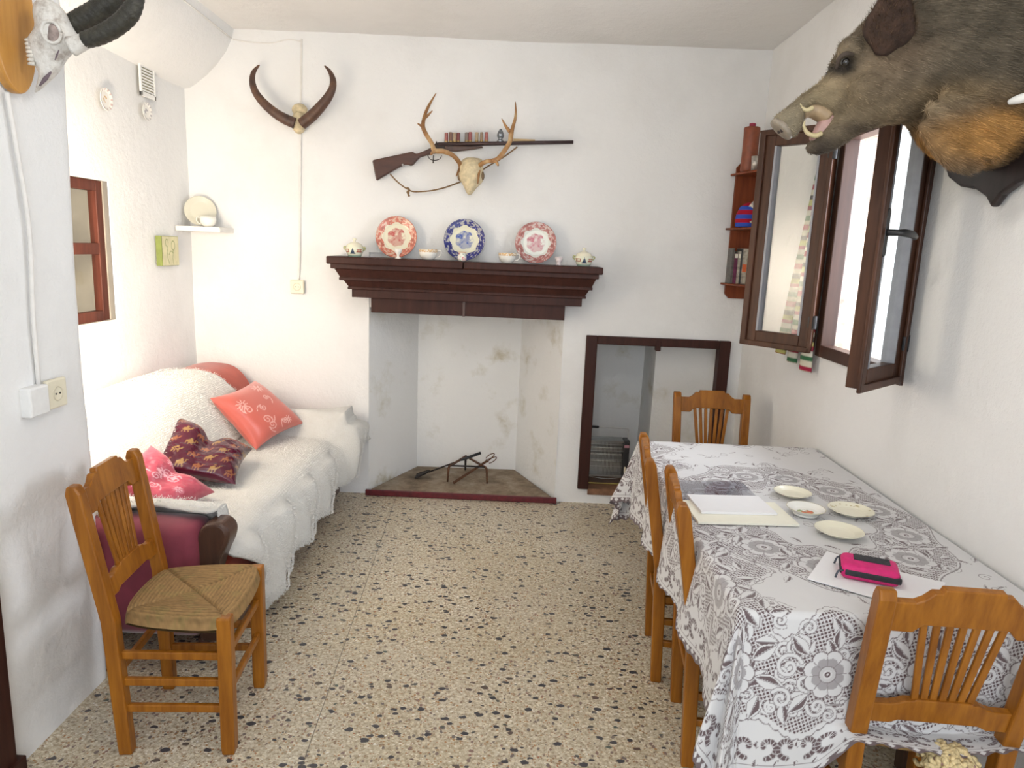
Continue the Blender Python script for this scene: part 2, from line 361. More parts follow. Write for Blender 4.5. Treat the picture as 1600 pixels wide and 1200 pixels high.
# sloping soffit over the alcove
bm = BM(); rows = []
prof = [(LX-0.02, 2.455), (LX+0.03, 2.462), (-1.97, 2.49), (-1.90, 2.54), (-1.84, 2.60), (-1.785, 2.67), (-1.75, 2.74), (-1.735, 2.80)]
for y in np.arange(2.28, BY+0.06, 0.075):
    r = []
    for k, (x, z) in enumerate(prof):
        n = float(fbm(np.array(y*2.2), np.array(k*0.4), 8))-0.5
        lift = 0.03*(BY-y)/2
        r.append(bm.verts.new((x+n*0.02, y, z+n*0.035+(lift if 0 < k < 7 else 0))))
    rows.append(r)
for a, b in zip(rows, rows[1:]):
    for j in range(len(a)-1): bm.faces.new((a[j], a[j+1], b[j+1], b[j]))
tag(obj('ceiling_slope', bm, M_wall, smooth=True), kind='structure')
def stained(name):
    m, nt, b = newmat(name); v = coords(nt); f = noise(nt, v, 3.2, 6, 0.65); h = noise(nt, v, 16, 5, 0.7)
    nt.links.new(ramp(nt, f, [(0.30, (0.56, 0.52, 0.42)), (0.38, (0.72, 0.71, 0.67)), (0.46, (0.80, 0.80, 0.79))]), b.inputs['Base Color']); b.inputs['Roughness'].default_value = 0.9; b.inputs['Specular IOR Level'].default_value = 0.1
    bump(nt, b, h, 0.6, 0.01); return m
M_soot = stained('stained_whitewash')
# fireplace recess: splayed cheeks, back, closed top
def recess(name, pts, z0, z1, top=True, mat=M_soot, floor=None):
    bm = BM(); zs = list(np.linspace(z0, z1, 20)); P = []
    for (a, b) in zip(pts, pts[1:]):
        for t in np.linspace(0, 1, 8)[:-1]: P.append((a[0]+(b[0]-a[0])*t, a[1]+(b[1]-a[1])*t))
    P.append(pts[-1]); rows = []
    for z in zs:
        rows.append([bm.verts.new((x+(float(fbm(np.array(i*.3), np.array(z*3.), 3))-.5)*0.012*(0 < i < len(P)-1), y+(float(fbm(np.array(i*.3+9), np.array(z*3.), 6))-.5)*0.03*(0 < i < len(P)-1), z)) for i, (x, y) in enumerate(P)])
    for a, b in zip(rows, rows[1:]):
        for j in range(len(a)-1): bm.faces.new((a[j], a[j+1], b[j+1], b[j]))
    if top: bm.faces.new(rows[-1])
    return tag(obj(name, bm, mat, smooth=False), kind='structure')
recess('wall_fireplace', [(FX0, BY-0.005), (-0.705, 4.86), (0.005, 4.88), (FX1, BY-0.005)], 0, 1.55)
# hearth slab with painted red edge
m, nt, b = newmat('stained_hearth'); v = coords(nt)
f = noise(nt, v, 9, 6, 0.7); nt.links.new(ramp(nt, f, [(0.3, (0.12, 0.085, 0.055)), (0.5, (0.24, 0.18, 0.12)), (0.7, (0.36, 0.30, 0.23))]), b.inputs['Base Color'])
b.inputs['Roughness'].default_value = 0.8; bump(nt, b, f, 0.4, 0.01); M_hearth = m
bm = BM(); add_prism(bm, [(FX0+0.02, 4.335), (FX1-0.02, 4.335), (0.0, 4.88), (-0.70, 4.86)], 0.0, 0.042); hs = tag(obj('hearth', bm, M_hearth, bevel=0.006), kind='structure')
bm = BM(); add_box(bm, (FX0-0.012, 4.318, 0.002), (FX1+0.012, 4.336, 0.040)); tag(obj('trim_2', bm, simple('oxblood_paint', (0.105, 0.007, 0.012), 0.5, var=0.3, vs=40), bevel=0.004), kind='structure')
# niche recess
recess('wall_niche', [(NX0-0.05, BY+0.005), (NX0-0.05, 4.96), (0.885, 4.96), (0.905, 4.64), (NX1+0.06, 4.63), (NX1+0.06, BY+0.005)], 0.10, 1.12)
bm = BM(); add_box(bm, (NX0+0.004, BY-0.012, 0.06), (NX1+0.07, 4.98, 0.10)); tag(obj('trim_3', bm, simple('brown_tile', (0.22, 0.11, 0.06), 0.5, var=0.3, vs=20)), kind='structure')
# niche frame
bm = BM()
add_box(bm, (0.412, BY-0.03, 0.10), (0.482, BY+0.05, 1.098)); add_box(bm, (1.238, BY-0.03, 0.10), (1.308, BY+0.05, 1.098))
add_box(bm, (0.482, BY-0.03, 1.046), (1.238, BY+0.05, 1.098)); add_box(bm, (0.845, BY-0.034, 1.018), (0.875, BY+0.02, 1.085))
tag(obj('trim_4', bm, M_brown, bevel=0.005), kind='structure')
# wood door jamb at the very left edge of the pier
bm = BM(); add_box(bm, (PX-0.02, 1.62, 0.0), (PX+0.022, 1.815, 0.62)); add_box(bm, (PX-0.02, 1.60, 0.0), (PX+0.035, 1.835, 0.06))
tag(obj('trim_5', bm, M_brown, bevel=0.004), kind='structure')

# ------------------------------------------------------------ window_1: small inner window on the left
def frame_bm(y0, y1, z0, z1, w, x0, x1):
    bm = BM()
    add_box(bm, (x0, y0, z0), (x1, y0+w, z1)); add_box(bm, (x0, y1-w, z0), (x1, y1, z1))
    add_box(bm, (x0, y0+w, z0), (x1, y1-w, z0+w)); add_box(bm, (x0, y0+w, z1-w), (x1, y1-w, z1)); return bm
w1 = bpy.data.objects.new('window_1', None); C.objects.link(w1); tag(w1, kind='structure'); w1.location = (LX, 3.27, 1.51)
T = Matrix.Translation((-LX, -3.27, -1.51))
def rel(bm, root):
    bmesh.ops.translate(bm, verts=bm.verts, vec=-Vector(root.location)); return bm
M_wf1 = wood('reddish_window_paint', (0.06, 0.016, 0.010), (0.11, 0.032, 0.02), 0.5, spec=0.2)
obj('window_frame', rel(frame_bm(LY0, LY1-0.035, LZ0, LZ1, 0.05, LX-0.055, LX-0.012), w1), M_wf1, w1, bevel=0.004)
bm = BM(); add_box(bm, (LX-0.052, LY0+0.05, 1.497), (LX-0.014, LY1-0.08, 1.55)); obj('glazing_bar', rel(bm, w1), M_wf1, w1, bevel=0.003)
for z0, z1 in ((LZ0+0.05, 1.497), (1.55, LZ1-0.05)):
    bm = BM(); add_box(bm, (LX-0.038, LY0+0.05, z0), (LX-0.034, LY1-0.085, z1)); obj('pane', rel(bm, w1), M_glass, w1)
bm = BM()
add_box(bm, (LX-0.09, LY1-0.037, LZ0), (LX-0.006, LY1+0.004, LZ1)); add_box(bm, (LX-0.09, LY0, LZ0-0.015), (LX-0.004, LY1, LZ0+0.002)); add_box(bm, (LX-0.09, LY0, LZ1), (LX-0.004, LY1, LZ1+0.01))
add_box(bm, (LX-0.42, LY0-0.1, LZ0-0.1), (LX-0.40, LY1+0.1, LZ1+0.1)); add_box(bm, (LX-0.42, LY1+0.05, LZ0-0.1), (LX-0.05, LY1+0.06, LZ1+0.1)); add_box(bm, (LX-0.42, LY0-0.06, LZ0-0.1), (LX-0.05, LY0-0.05, LZ1+0.1))
add_box(bm, (LX-0.42, LY0-0.1, LZ0-0.11), (LX-0.05, LY1+0.1, LZ0-0.1)); add_box(bm, (LX-0.42, LY0-0.1, LZ1+0.1), (LX-0.05, LY1+0.1, LZ1+0.11))
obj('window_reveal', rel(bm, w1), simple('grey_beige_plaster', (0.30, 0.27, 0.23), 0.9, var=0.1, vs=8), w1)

# ------------------------------------------------------------ window_2: right window with two open sashes
w2 = bpy.data.objects.new('window_2', None); C.objects.link(w2); tag(w2, kind='structure'); w2.location = (RX, 2.87, 1.68)
obj('window_frame', rel(frame_bm(WY0-0.015, WY1+0.02, WZ0-0.03, WZ1+0.03, 0.055, RX-0.015, RX+0.05), w2), M_framed, w2, bevel=0.004)
def sash(hx, hy, ang, flip, w=0.36):     # local: x along the sash from hinge, y thickness, z up
    e = bpy.data.objects.new('sash', None); C.objects.link(e); e.parent = w2
    e.location = Vector((hx, hy, 1.2))-Vector(w2.location); e.rotation_euler = (0, 0, ang)
    h, t, s = 0.985, 0.042, 0.062
    bm = BM()
    add_box(bm, (0, -t/2, 0), (s, t/2, h)); add_box(bm, (w-s, -t/2, 0), (w, t/2, h)); add_box(bm, (s, -t/2, 0), (w-s, t/2, s)); add_box(bm, (s, -t/2, h-s), (w-s, t/2, h))
    q = -t/2-0.014 if flip else t/2
    add_box(bm, (-0.004, q, -0.012), (0.016, q+0.014, h+0.012)); add_box(bm, (w-0.016, q, -0.012), (w+0.014, q+0.014, h+0.012)); add_box(bm, (0.0, q, -0.012), (w, q+0.014, 0.014))
    add_box(bm, (0, q, h-0.014), (w, q+0.014, h+0.012))
    f = obj('sash_frame', bm, M_frame, e, bevel=0.004)
    bm = BM(); add_box(bm, (s-0.008, -0.008, s-0.008), (w-s+0.008, -0.004, h-s+0.008)); obj('pane', bm, M_glass, e)
    bm = BM()
    for a0, a1 in ((s-0.001, s+0.009), (w-s-0.009, w-s+0.001)): add_box(bm, (a0, -t/2-0.001, s), (a1, t/2+0.001, h-s))
    obj('glazing_seal', bm, simple('grey_seal', (0.28, 0.29, 0.32), 0.4), e)
    for z in (0.10, h-0.14):
        bm = BM(); add_tube(bm, [(-0.008, q+0.007, z), (-0.008, q+0.007, z+0.06)], 0.010, 10); add_box(bm, (-0.008, q+0.002, z+0.005), (0.022, q+0.012, z+0.055))
        obj('hinge', bm, M_black, e, bevel=0.002)
    return e
near = sash(RX-0.035, WY0, atan2(-0.69, -0.724), False)
far = sash(RX-0.035, WY1, atan2(0.75, -0.66), False, 0.345)
def sash_handle(e):
    w, s, y = 0.36, 0.062, 0.021
    bm = BM(); pl = [(w-s/2+0.014*cos(a), 0.50+(0.062 if sin(a) > 0 else -0.062)+0.014*sin(a)) for a in np.linspace(0.01, 2*pi+0.01, 17)[:-1]]
    add_prism(bm, pl, 0, 0.014, Matrix(((1, 0, 0, 0), (0, 0, 1, y), (0, 1, 0, 0), (0, 0, 0, 1))))
    hd = obj('handle', bm, M_black, e, bevel=0.003)
    bm = BM(); add_tube(bm, [(w-s/2, y+0.01, 0.50), (w-s/2, y+0.045, 0.50), (w-s/2-0.02, y+0.060, 0.50), (w-s/2-0.07, y+0.062, 0.498), (w-s/2-0.115, y+0.058, 0.492)], [0.011, 0.010, 0.012, 0.012, 0.010], 10, 3)
    obj('handle_lever', bm, M_black, hd, smooth=True)
sash_handle(near)

# ------------------------------------------------------------ mantel shelf
bm = BM()
add_box(bm, (-0.905, 4.235, 1.195), (0.262, BY+0.02, 1.287))
rg = []
for z, x0, x1, yf in ((1.284, -1.012, 0.358, 4.20), (1.331, -1.012, 0.358, 4.20), (1.332, -1.034, 0.380, 4.186), (1.346, -1.034, 0.380, 4.186), (1.347, -1.030, 0.374, 4.192), (1.384, -1.056, 0.395, 4.176), (1.385, -1.078, 0.412, 4.158), (1.401, -1.078, 0.412, 4.158), (1.402, -1.073, 0.408, 4.163), (1.450, -1.100, 0.428, 4.142), (1.452, -1.120, 0.442, 4.126), (1.480, -1.120, 0.442, 4.126)):
    rg.append([Vector((x0, yf, z)), Vector((x1, yf, z)), Vector((x1, BY+0.02, z)), Vector((x0, BY+0.02, z))])
add_rings(bm, rg)
mt = thing('mantel_shelf', 'dark brown stepped wooden mantel shelf above the white fireplace', 'mantel shelf', (-0.33, BY, 1.2))
obj('moulding', rel(bm, mt), M_brown, mt, bevel=0.006)
bm = BM(); add_box(bm, (-1.138, 4.10, 1.478), (-0.347, BY+0.02, 1.522)); add_box(bm, (-0.343, 4.10, 1.478), (0.462, BY+0.02, 1.520)); obj('top_board', rel(bm, mt), M_brown, mt, bevel=0.007)
bm = BM(); add_box(bm, (-0.352, 4.228, 1.193), (-0.338, 4.30, 1.285)); obj('joint_strip', rel(bm, mt), M_walnut, mt)
MT = 1.5225

# ------------------------------------------------------------ rush-seated chairs
M_rush, nt, b = newmat('rush_weave')
a_ = nd(nt, 'ShaderNodeAttribute', attribute_name='Col'); nt.links.new(a_.outputs['Color'], b.inputs['Base Color']); b.inputs['Roughness'].default_value = 0.75
b.inputs['Specular IOR Level'].default_value = 0.25
def rush_seat():
    n, m = 121, 97
    u = np.linspace(-1, 1, n)[:, None]*np.ones((1, m)); v = np.ones((n, 1))*np.linspace(-1, 1, m)[None, :]
    # rounded plan: wider at the front, bowed outline
    hw = 0.178+0.022*v+0.012*(1-v**2); hd_ = 0.168+0.014*(1-u**2)
    x = u*hw*(1-0.06*v**4); y = 0.014+v*hd_*(1-0.08*u**4)
    side = np.abs(u) > np.abs(v)
    r = np.where(side, np.abs(u), np.abs(v))
    puff = (1-r**6)*0.012+0.010*np.exp(-((r-0.8)/0.25)**2)
    crease = np.exp(-((np.abs(u)-np.abs(v))/0.035)**2)*0.007
    strand = np.where(side, np.abs(u), np.abs(v))
    ph = strand*30*pi+1.5*fbm(u*6, v*6, 3)
    z = 0.457+puff-crease+0.0012*np.cos(ph)
    edge = np.clip((r-0.93)/0.07, 0, 1); z = z-edge**2*0.030
    P = np.stack([x, y, z], -1)
    s2 = fbm(np.where(side, v*14, u*14), strand*60, 5); tone = 0.72+0.25*np.cos(ph)*0.5+0.55*(s2-0.5)
    sec = np.where(side, 0.93, 1.04)+0.10*(fbm(u*2, v*2, 9)-0.5)
    c = np.stack([0.33*tone*sec, 0.20*tone*sec, 0.082*tone*sec], -1)*(1-0.15*np.exp(-((np.abs(u)-np.abs(v))/0.02)**2))[..., None]  # crease shade painted into the rush colour along both diagonals
    green = (fbm(u*5+7, v*5, 14) > 0.62)[..., None]*np.array([-0.01, 0.008, 0.0])
    c = np.clip(c*1.12+green, 0, 1)
    # underside
    P2 = P[:, ::-1].copy(); P2[..., 2] = 0.424-0.006*(1-r[:, ::-1]**4); P2[..., :2] *= 0.985
    return gridmesh('seat', np.concatenate([P, P2, P[:, :1]], 1), np.concatenate([c, c[:, ::-1]*0.8, c[:, :1]], 1))
def ogee(xc, w, z0, z1, zb, n=9):      # crest outline (upper edge raised in the middle with shoulders)
    h = w/2
    top = [(-h, z0), (-h*0.70, z0), (-h*0.60, z0+(z1-z0)*0.25), (-h*0.50, z0+(z1-z0)*0.72), (-h*0.40, z0+(z1-z0)*0.72), (-h*0.38, z1)]
    top = top+[(-x, z) for x, z in top[::-1]]
    bot = [(h, zb), (h*0.66, zb), (h*0.54, zb+(z1-z0)*0.55), (-h*0.54, zb+(z1-z0)*0.55), (-h*0.66, zb), (-h, zb)]
    return top+bot
def make_chair():
    t = thing('dining_chair', 'x', 'chair')
    yb = lambda z: -0.150-0.018*max(0, z)/0.45 if z < 0.45 else -0.168-0.072*(z-0.45)/0.42
    xw = lambda z: 0.166+0.020*min(1, z/0.87)
    for s in (-1, 1):
        bm = BM(); rr = []
        for z in (0, 0.03, 0.25, 0.45, 0.60, 0.75, 0.845, 0.868):
            w = 0.018 if z == 0 else (0.0205 if z < 0.84 else 0.0195); d = 0.020 if z < 0.1 else 0.0215
            if z > 0.86: d = 0.012
            x = s*xw(z); y = yb(z); z = z*1.018; rr.append([(x-w, y-d, z), (x+w, y-d, z), (x+w, y+d, z), (x-w, y+d, z)])
        add_rings(bm, [[Vector(p) for p in r] for r in rr]); obj('rear_post', bm, M_oak, t, bevel=0.005)
        bm = BM(); rr = []
        for z, w in ((0, 0.019), (0.03, 0.0215), (0.40, 0.0215), (0.468, 0.021)):
            x = s*0.172; y = 0.165; rr.append([Vector((x-w, y-w, z)), Vector((x+w, y-w, z)), Vector((x+w, y+w, z)), Vector((x-w, y+w, z))])
        add_rings(bm, rr); obj('front_leg', bm, M_oak, t, bevel=0.005)
    def rail(name, w, z0, z1, zb, zmid):
        bm = BM(); tilt = atan2(0.072, 0.42)
        mtx = Matrix.Translation((0, yb(zmid), zmid)) @ Matrix.Rotation(tilt, 4, 'X') @ Matrix(((1, 0, 0, 0), (0, 0, 1, 0), (0, 1, 0, 0), (0, 0, 0, 1)))
        add_prism(bm, [(x, z-zmid) for x, z in ogee(0, w, z0, z1, zb)], -0.011, 0.011, mtx); return obj(name, bm, M_oak, t, bevel=0.003)
    rail('crest_rail', 0.345, 0.858, 0.898, 0.778, 0.83)
    rail('lower_back_rail', 0.34, 0.572, 0.590, 0.515, 0.55)
    for k in range(7):
        a = (k-3)/3; bm = BM()
        add_beam(bm, (a*0.062, yb(0.585)+0.001, 0.575), (a*0.088, yb(0.80)+0.001, 0.80), 0.0165, 0.009, (0, 1, 0)); obj('back_slat', bm, M_oak, t, bevel=0.0025)
    for s in (-1, 1):
        for z in (0.335, 0.245, 0.155):
            bm = BM(); add_beam(bm, (s*0.169, -0.15, z+0.004), (s*0.172, 0.15, z), 0.017, 0.026); obj('stretcher', bm, M_oak, t, bevel=0.004)
    for z in (0.34, 0.21):
        bm = BM(); add_beam(bm, (-0.158, 0.166, z), (0.158, 0.166, z), 0.017, 0.026); obj('stretcher', bm, M_oak, t, bevel=0.004)
    bm = BM(); add_beam(bm, (-0.152, yb(0.28), 0.28), (0.152, yb(0.28), 0.28), 0.017, 0.026); obj('stretcher', bm, M_oak, t, bevel=0.004)
    o = obj('seat', rush_seat(), M_rush, t, smooth=True)
    return t
GC = 'rush seated wooden chairs'
ch = make_chair(); ch['group'] = GC
ch['label'] = 'orange wooden chair with rush seat standing alone before the pink armrest'
ch.location = (-1.043, 2.118, 0); ch.rotation_euler = (0, 0, radians(-90+5))
dup(ch, (0.742, 2.60, 0), radians(-90-6), 'wooden chair pushed under the long table side, the one farther from the camera', GC)
dup(ch, (0.76, 2.15, 0), radians(-90-6), 'wooden chair pushed under the long table side, the one nearer the camera', GC)
dup(ch, (1.055, 1.715, 0), radians(-4), 'wooden chair at the near end of the table, largest and closest, cut by the frame', GC)
dup(ch, (1.045, 3.50, 0), radians(180-1), 'wooden chair at the far end of the table in front of the framed niche', GC)

# ------------------------------------------------------------ table and lace cloth
TX0, TX1, TY0, TY1, TZ = 0.575, 1.372, 1.60, 3.15, 0.755
tb = thing('dining_table', 'long dining table hidden under the white lace cloth against the right wall', 'table', ((TX0+TX1)/2, (TY0+TY1)/2, 0))
bm = BM(); add_box(bm, (TX0, TY0, 0.725), (TX1, TY1, TZ)); obj('tabletop', rel(bm, tb), M_walnut, tb, bevel=0.004)
for x in (TX0+0.30, TX1-0.07):
    for y in (TY0+0.42, TY1-0.10):
        bm = BM(); add_box(bm, (x-0.025, y-0.025, 0), (x+0.025, y+0.025, 0.725)); obj('leg', rel(bm, tb), M_walnut, tb, bevel=0.004)
OLs, OF, OB = 0.31, 0.43, 0.40        # overhangs: side, front, back
Wd, Ln = TX1-TX0, TY1-TY0
na, nb = 520, 1130
aa = np.linspace(-OLs, Wd, na); bb = np.linspace(-OF, Ln+OB, nb)
A, B = np.meshgrid(aa, bb, indexing='ij')
lace = np.zeros_like(A)                # 0 dense white cloth ... 1 hole
def box(cx, cy, r):
    i0, i1 = np.searchsorted(aa, [cx-r, cx+r]); j0, j1 = np.searchsorted(bb, [cy-r, cy+r]); return slice(i0, i1), slice(j0, j1)
def setv(sl, mask, val):
    sub = lace[sl]; sub[mask] = val
def flower(cx, cy, r, rot=0, pet=8):
    sl = box(cx, cy, r*1.15)
    if lace[sl].size == 0: return
    x = A[sl]-cx; y = B[sl]-cy; d = np.hypot(x, y); t = np.arctan2(y, x)+rot
    pt = np.abs(np.cos(t*pet/2)); R = r*(0.80+0.20*pt**0.6)
    setv(sl, d < R+0.0035, 0.75); setv(sl, d < R, 0.0)
    inner = (d < R*0.70) & (d > r*0.36); setv(sl, inner, 0.34)
    setv(sl, (d < R*0.93) & (pt < 0.13) & (d > r*0.3), 0.5)
    setv(sl, (d < r*0.36), 0.12); setv(sl, (d < r*0.37) & (d > r*0.33), 0.6); setv(sl, (d < r*0.19), 0.0); setv(sl, (d < r*0.12) & (d > r*0.045), 0.9)
def leaf(cx, cy, ln, wd, ang, dark=0.85):
    sl = box(cx, cy, ln*0.62)
    if lace[sl].size == 0: return
    x = (A[sl]-cx); y = (B[sl]-cy); u = (x*cos(ang)+y*sin(ang))/(ln/2); v = (-x*sin(ang)+y*cos(ang))/(wd/2)
    prof = np.where(np.abs(u) < 1, (1-np.abs(u)**1.6)*(1-0.25*u), -1); e = prof-np.abs(v)
    setv(sl, e > -0.10, 0.7); setv(sl, e > 0.0, 0.0); setv(sl, (e > 0.22) & (v > 0.10), dark); setv(sl, (e > 0.0) & (np.abs(v) < 0.07), 0.45)
def stroke(pts, w, val, outline=None):
    pts = np.array(pts, float); 
    for pas in ((w+0.0035, outline), (w, val)):
        if pas[1] is None: continue
        for p, q in zip(pts[:-1], pts[1:]):
            c = (p+q)/2; L_ = np.hypot(*(q-p)); sl = box(c[0], c[1], L_/2+pas[0])
            if lace[sl].size == 0: continue
            x = A[sl]; y = B[sl]; t = np.clip(((x-p[0])*(q[0]-p[0])+(y-p[1])*(q[1]-p[1]))/max(L_*L_, 1e-9), 0, 1)
            d = np.hypot(x-p[0]-t*(q[0]-p[0]), y-p[1]-t*(q[1]-p[1])); setv(sl, d < pas[0]/2, pas[1])
def spiral(cx, cy, r, ch, a0, turns=1.6, n=30):
    return [(cx+r*(1-0.82*k/n)*cos(a0+ch*2*pi*turns*k/n), cy+r*(1-0.82*k/n)*sin(a0+ch*2*pi*turns*k/n)) for k in range(n+1)]
def mesh_zone(mask, pitch=0.0098, lw=0.36):
    net = (np.abs(((A+B*0.35)/pitch) % 1-0.5) < 0.5-lw/2) & (np.abs(((B-A*0.35)/pitch) % 1-0.5) < 0.5-lw/2)
    lace[mask & net] = 0.95; lace[mask & ~net] = 0.06
# distance outward from table edge (positive = overhang)
def corner_dist(a, b): return np.where((a < 0) & (b < 0), np.hypot(a, b), np.where(b < 0, -b, np.where(a < 0, -a, -np.minimum(a, b))))
Dh = np.minimum(np.minimum(A+OLs, B+OF), Ln+OB-B)      # distance from hem
Dh0 = Dh
per = np.where(A+OLs < np.minimum(B+OF, Ln+OB-B), B, A)
# fine self-colour scroll veins over the plain cloth
for k in range(110):
    x = rng.uniform(-0.2, Wd-0.05); y = rng.uniform(0.02, Ln)
    stroke(spiral(x, y, rng.uniform(0.018, 0.034), rng.choice([-1, 1]), rng.uniform(0, 6.3), 1.3, 16), 0.0026, 0.55)
for k in range(95):
    leaf(rng.uniform(-0.1, Wd), rng.uniform(0, Ln), 0.045, 0.016, rng.uniform(0, 6.3), 0.7)
# main border band, scalloped
def scatter(mask, n, big=0.06):
    ii, jj = np.nonzero(mask); pk = rng.integers(0, len(ii), n)
    for k in pk:
        x, y = aa[ii[k]], bb[jj[k]]
        if rng.random() < 0.3: stroke(spiral(x, y, rng.uniform(0.014, 0.026), rng.choice([-1, 1]), rng.uniform(0, 6.3), 1.4, 22), 0.0075, 0.0, 0.6)
        else: leaf(x, y, rng.uniform(0.7, 1.1)*big, big*rng.uniform(0.4, 0.5), rng.uniform(0, 6.3))
mid = 0.27
band = np.abs(Dh-mid-0.03*np.cos(per*2*pi/0.24)) < 0.125+0.025*np.cos(per*2*pi/0.24+1.0)
edge_line = np.abs(np.abs(Dh-mid-0.03*np.cos(per*2*pi/0.24))-(0.137+0.025*np.cos(per*2*pi/0.24+1.0)+0.006*np.abs(np.sin(per*2*pi/0.05)))) < 0.0016
band &= ~((Dh-mid > 0.12) & False)
mesh_zone(band); scatter(band, 420, 0.062); lace[edge_line] = 0.6
def border_pt(side, s, d):
    if side == 0: return (s, -OF+d)
    if side == 1: return (-OLs+d, s)
    return (s, Ln+OB-d)
def dirang(side, ang): return {0: ang, 1: ang+pi/2, 2: ang}[side]
for side, s0, s1 in ((1, -0.10, Ln+0.15), (0, -0.03, Wd), (2, -0.05, Wd)):
    s = s0; k = 0
    while s < s1:
        P = lambda ds, dd: border_pt(side, s+ds, mid+dd)
        flower(*P(0, 0.0), 0.062, 0.3*k)
        for ds, dd, ln, wd, an in ((0.085, 0.055, 0.075, 0.036, 0.6), (0.10, -0.02, 0.08, 0.036, -0.3), (0.065, -0.085, 0.07, 0.034, -1.9), (-0.075, 0.075, 0.075, 0.034, 2.3), (-0.07, -0.075, 0.075, 0.036, 3.9), (0.02, 0.095, 0.06, 0.03, 1.6), (0.165, 0.07, 0.07, 0.032, 2.0), (0.14, -0.10, 0.06, 0.032, -1.4)):
            leaf(*P(ds, dd), ln, wd, dirang(side, an))
        for ds, dd, r, c_, a0 in ((0.145, 0.02, 0.034, 1, 0.3), (0.13, -0.06, 0.026, -1, 2.5), (-0.02, -0.085, 0.026, 1, 3.0), (0.19, -0.02, 0.024, -1, 0)):
            stroke(spiral(*P(ds, dd), r, c_, dirang(side, a0), 1.4, 26), 0.0085, 0.0, 0.55)
        s += 0.245; k += 1
# open scroll border nearer the hem
for side, s0, s1 in ((0, -0.16, Wd), (1, -0.26, Ln+0.3), (2, -0.16, Wd)):
    s = s0; k = 0
    while s < s1:
        for c_ in (-1, 1):
            c = border_pt(side, s+c_*0.026, 0.082)
            pts = []
            for t in np.linspace(0, 1, 22):
                an = -pi/2+c_*(t*4.6); r = 0.030*(1-0.72*t); 
                dx, dy = r*cos(an), r*sin(an)+0.004
                q = border_pt(side, s+c_*0.026+dx, 0.082+dy); pts.append(q)
            stroke(pts, 0.012, 0.88, 0.3)
            for i in range(0, 21, 2):
                p = np.array(pts[i]); q = np.array(pts[i+1]); t_ = (q-p)/max(np.hypot(*(q-p)), 1e-6); nn = np.array([-t_[1], t_[0]])*0.006
                stroke([p-nn, p+nn], 0.0022, 0.1)
        leaf(*border_pt(side, s, 0.040), 0.026, 0.013, dirang(side, pi/2), 0.9); leaf(*border_pt(side, s, 0.092), 0.02, 0.012, dirang(side, pi/2), 0.9)
        leaf(*border_pt(side, s+0.052, 0.045), 0.022, 0.010, dirang(side, 1.0), 0.9)
        s += 0.104; k += 1
# hem: solid white cord then dark edging with white diamonds
hem = Dh < 0.030; lace[hem] = 0.80
dm = (np.abs(((per/0.026) % 1)-0.5)*0.026*1.0+np.abs(Dh-0.016)*1.0) < 0.0095; lace[hem & dm] = 0.0
lace[(Dh > 0.025) & (Dh < 0.034)] = 0.0; lace[(Dh > 0.036) & (Dh < 0.038)] = 0.5
# wreath in the middle of the top
ecx, ecy, er, es = 0.40, 0.66, 0.295, 1.42
E_ = np.hypot((A-ecx), (B-ecy)/es)-er; ET = np.arctan2((B-ecy)/es, A-ecx)
ring = (np.abs(E_) < 0.088+0.014*np.cos(ET*10)); mesh_zone(ring, 0.0098, 0.36); scatter(ring, 190, 0.055)
lace[np.abs(np.abs(E_)-(0.094+0.014*np.cos(ET*10))) < 0.0018] = 0.6
for k in range(12):
    t = 2*pi*k/12+0.2; x, y = ecx+er*cos(t), ecy+er*es*sin(t); flower(x, y, 0.068, k)
    t2 = t+pi/12; x, y = ecx+er*cos(t2), ecy+er*es*sin(t2)
    for j in range(4): leaf(x+0.045*cos(t2+j*pi/2+0.7), y+0.045*sin(t2+j*pi/2+0.7), 0.07, 0.034, t2+j*pi/2+0.7)
    leaf(ecx+(er+0.115)*cos(t2), ecy+(er+0.115)*es*sin(t2), 0.05, 0.02, t2, 0.9); leaf(ecx+(er-0.115)*cos(t2), ecy+(er-0.115)*es*sin(t2), 0.05, 0.02, t2+1, 0.9)
# positions
zt = TZ+0.004
ca = np.clip(A, 0.004, None); cb = np.clip(B, 0.004, Ln-0.004)
dx = A-ca; dy = B-cb; s_ = np.hypot(dx, dy); nx = np.where(s_ > 1e-6, dx/np.maximum(s_, 1e-6), 0); ny = np.where(s_ > 1e-6, dy/np.maximum(s_, 1e-6), 0)
cor = np.abs(nx*ny)*2                               # 1 in the middle of a corner fan
ang_ = np.arctan2(ny, nx)
rr = 0.02
ar = np.clip(s_/rr, 0, pi/2)
out = rr*np.sin(ar); down = rr*(1-np.cos(ar)); rest = np.maximum(0, s_-rr*pi/2)
fl = 0.10+0.20*cor
wave = 0.016*np.sin(B*19+0.8)*(np.abs(nx) > 0.9)+0.014*np.sin(A*15+0.6)*(np.abs(ny) > 0.9)+0.03*np.sin(ang_*12+0.5)*cor
out = out+rest*fl*0.9+wave*np.clip(rest/0.3, 0, 1); down = down+rest*np.sqrt(1-fl**2)
X = TX0+ca+nx*out; Y = TY0+cb+ny*out; Z = zt-down+0.0012*fbm(A*40, B*40, 2)*(s_ < 0.01)
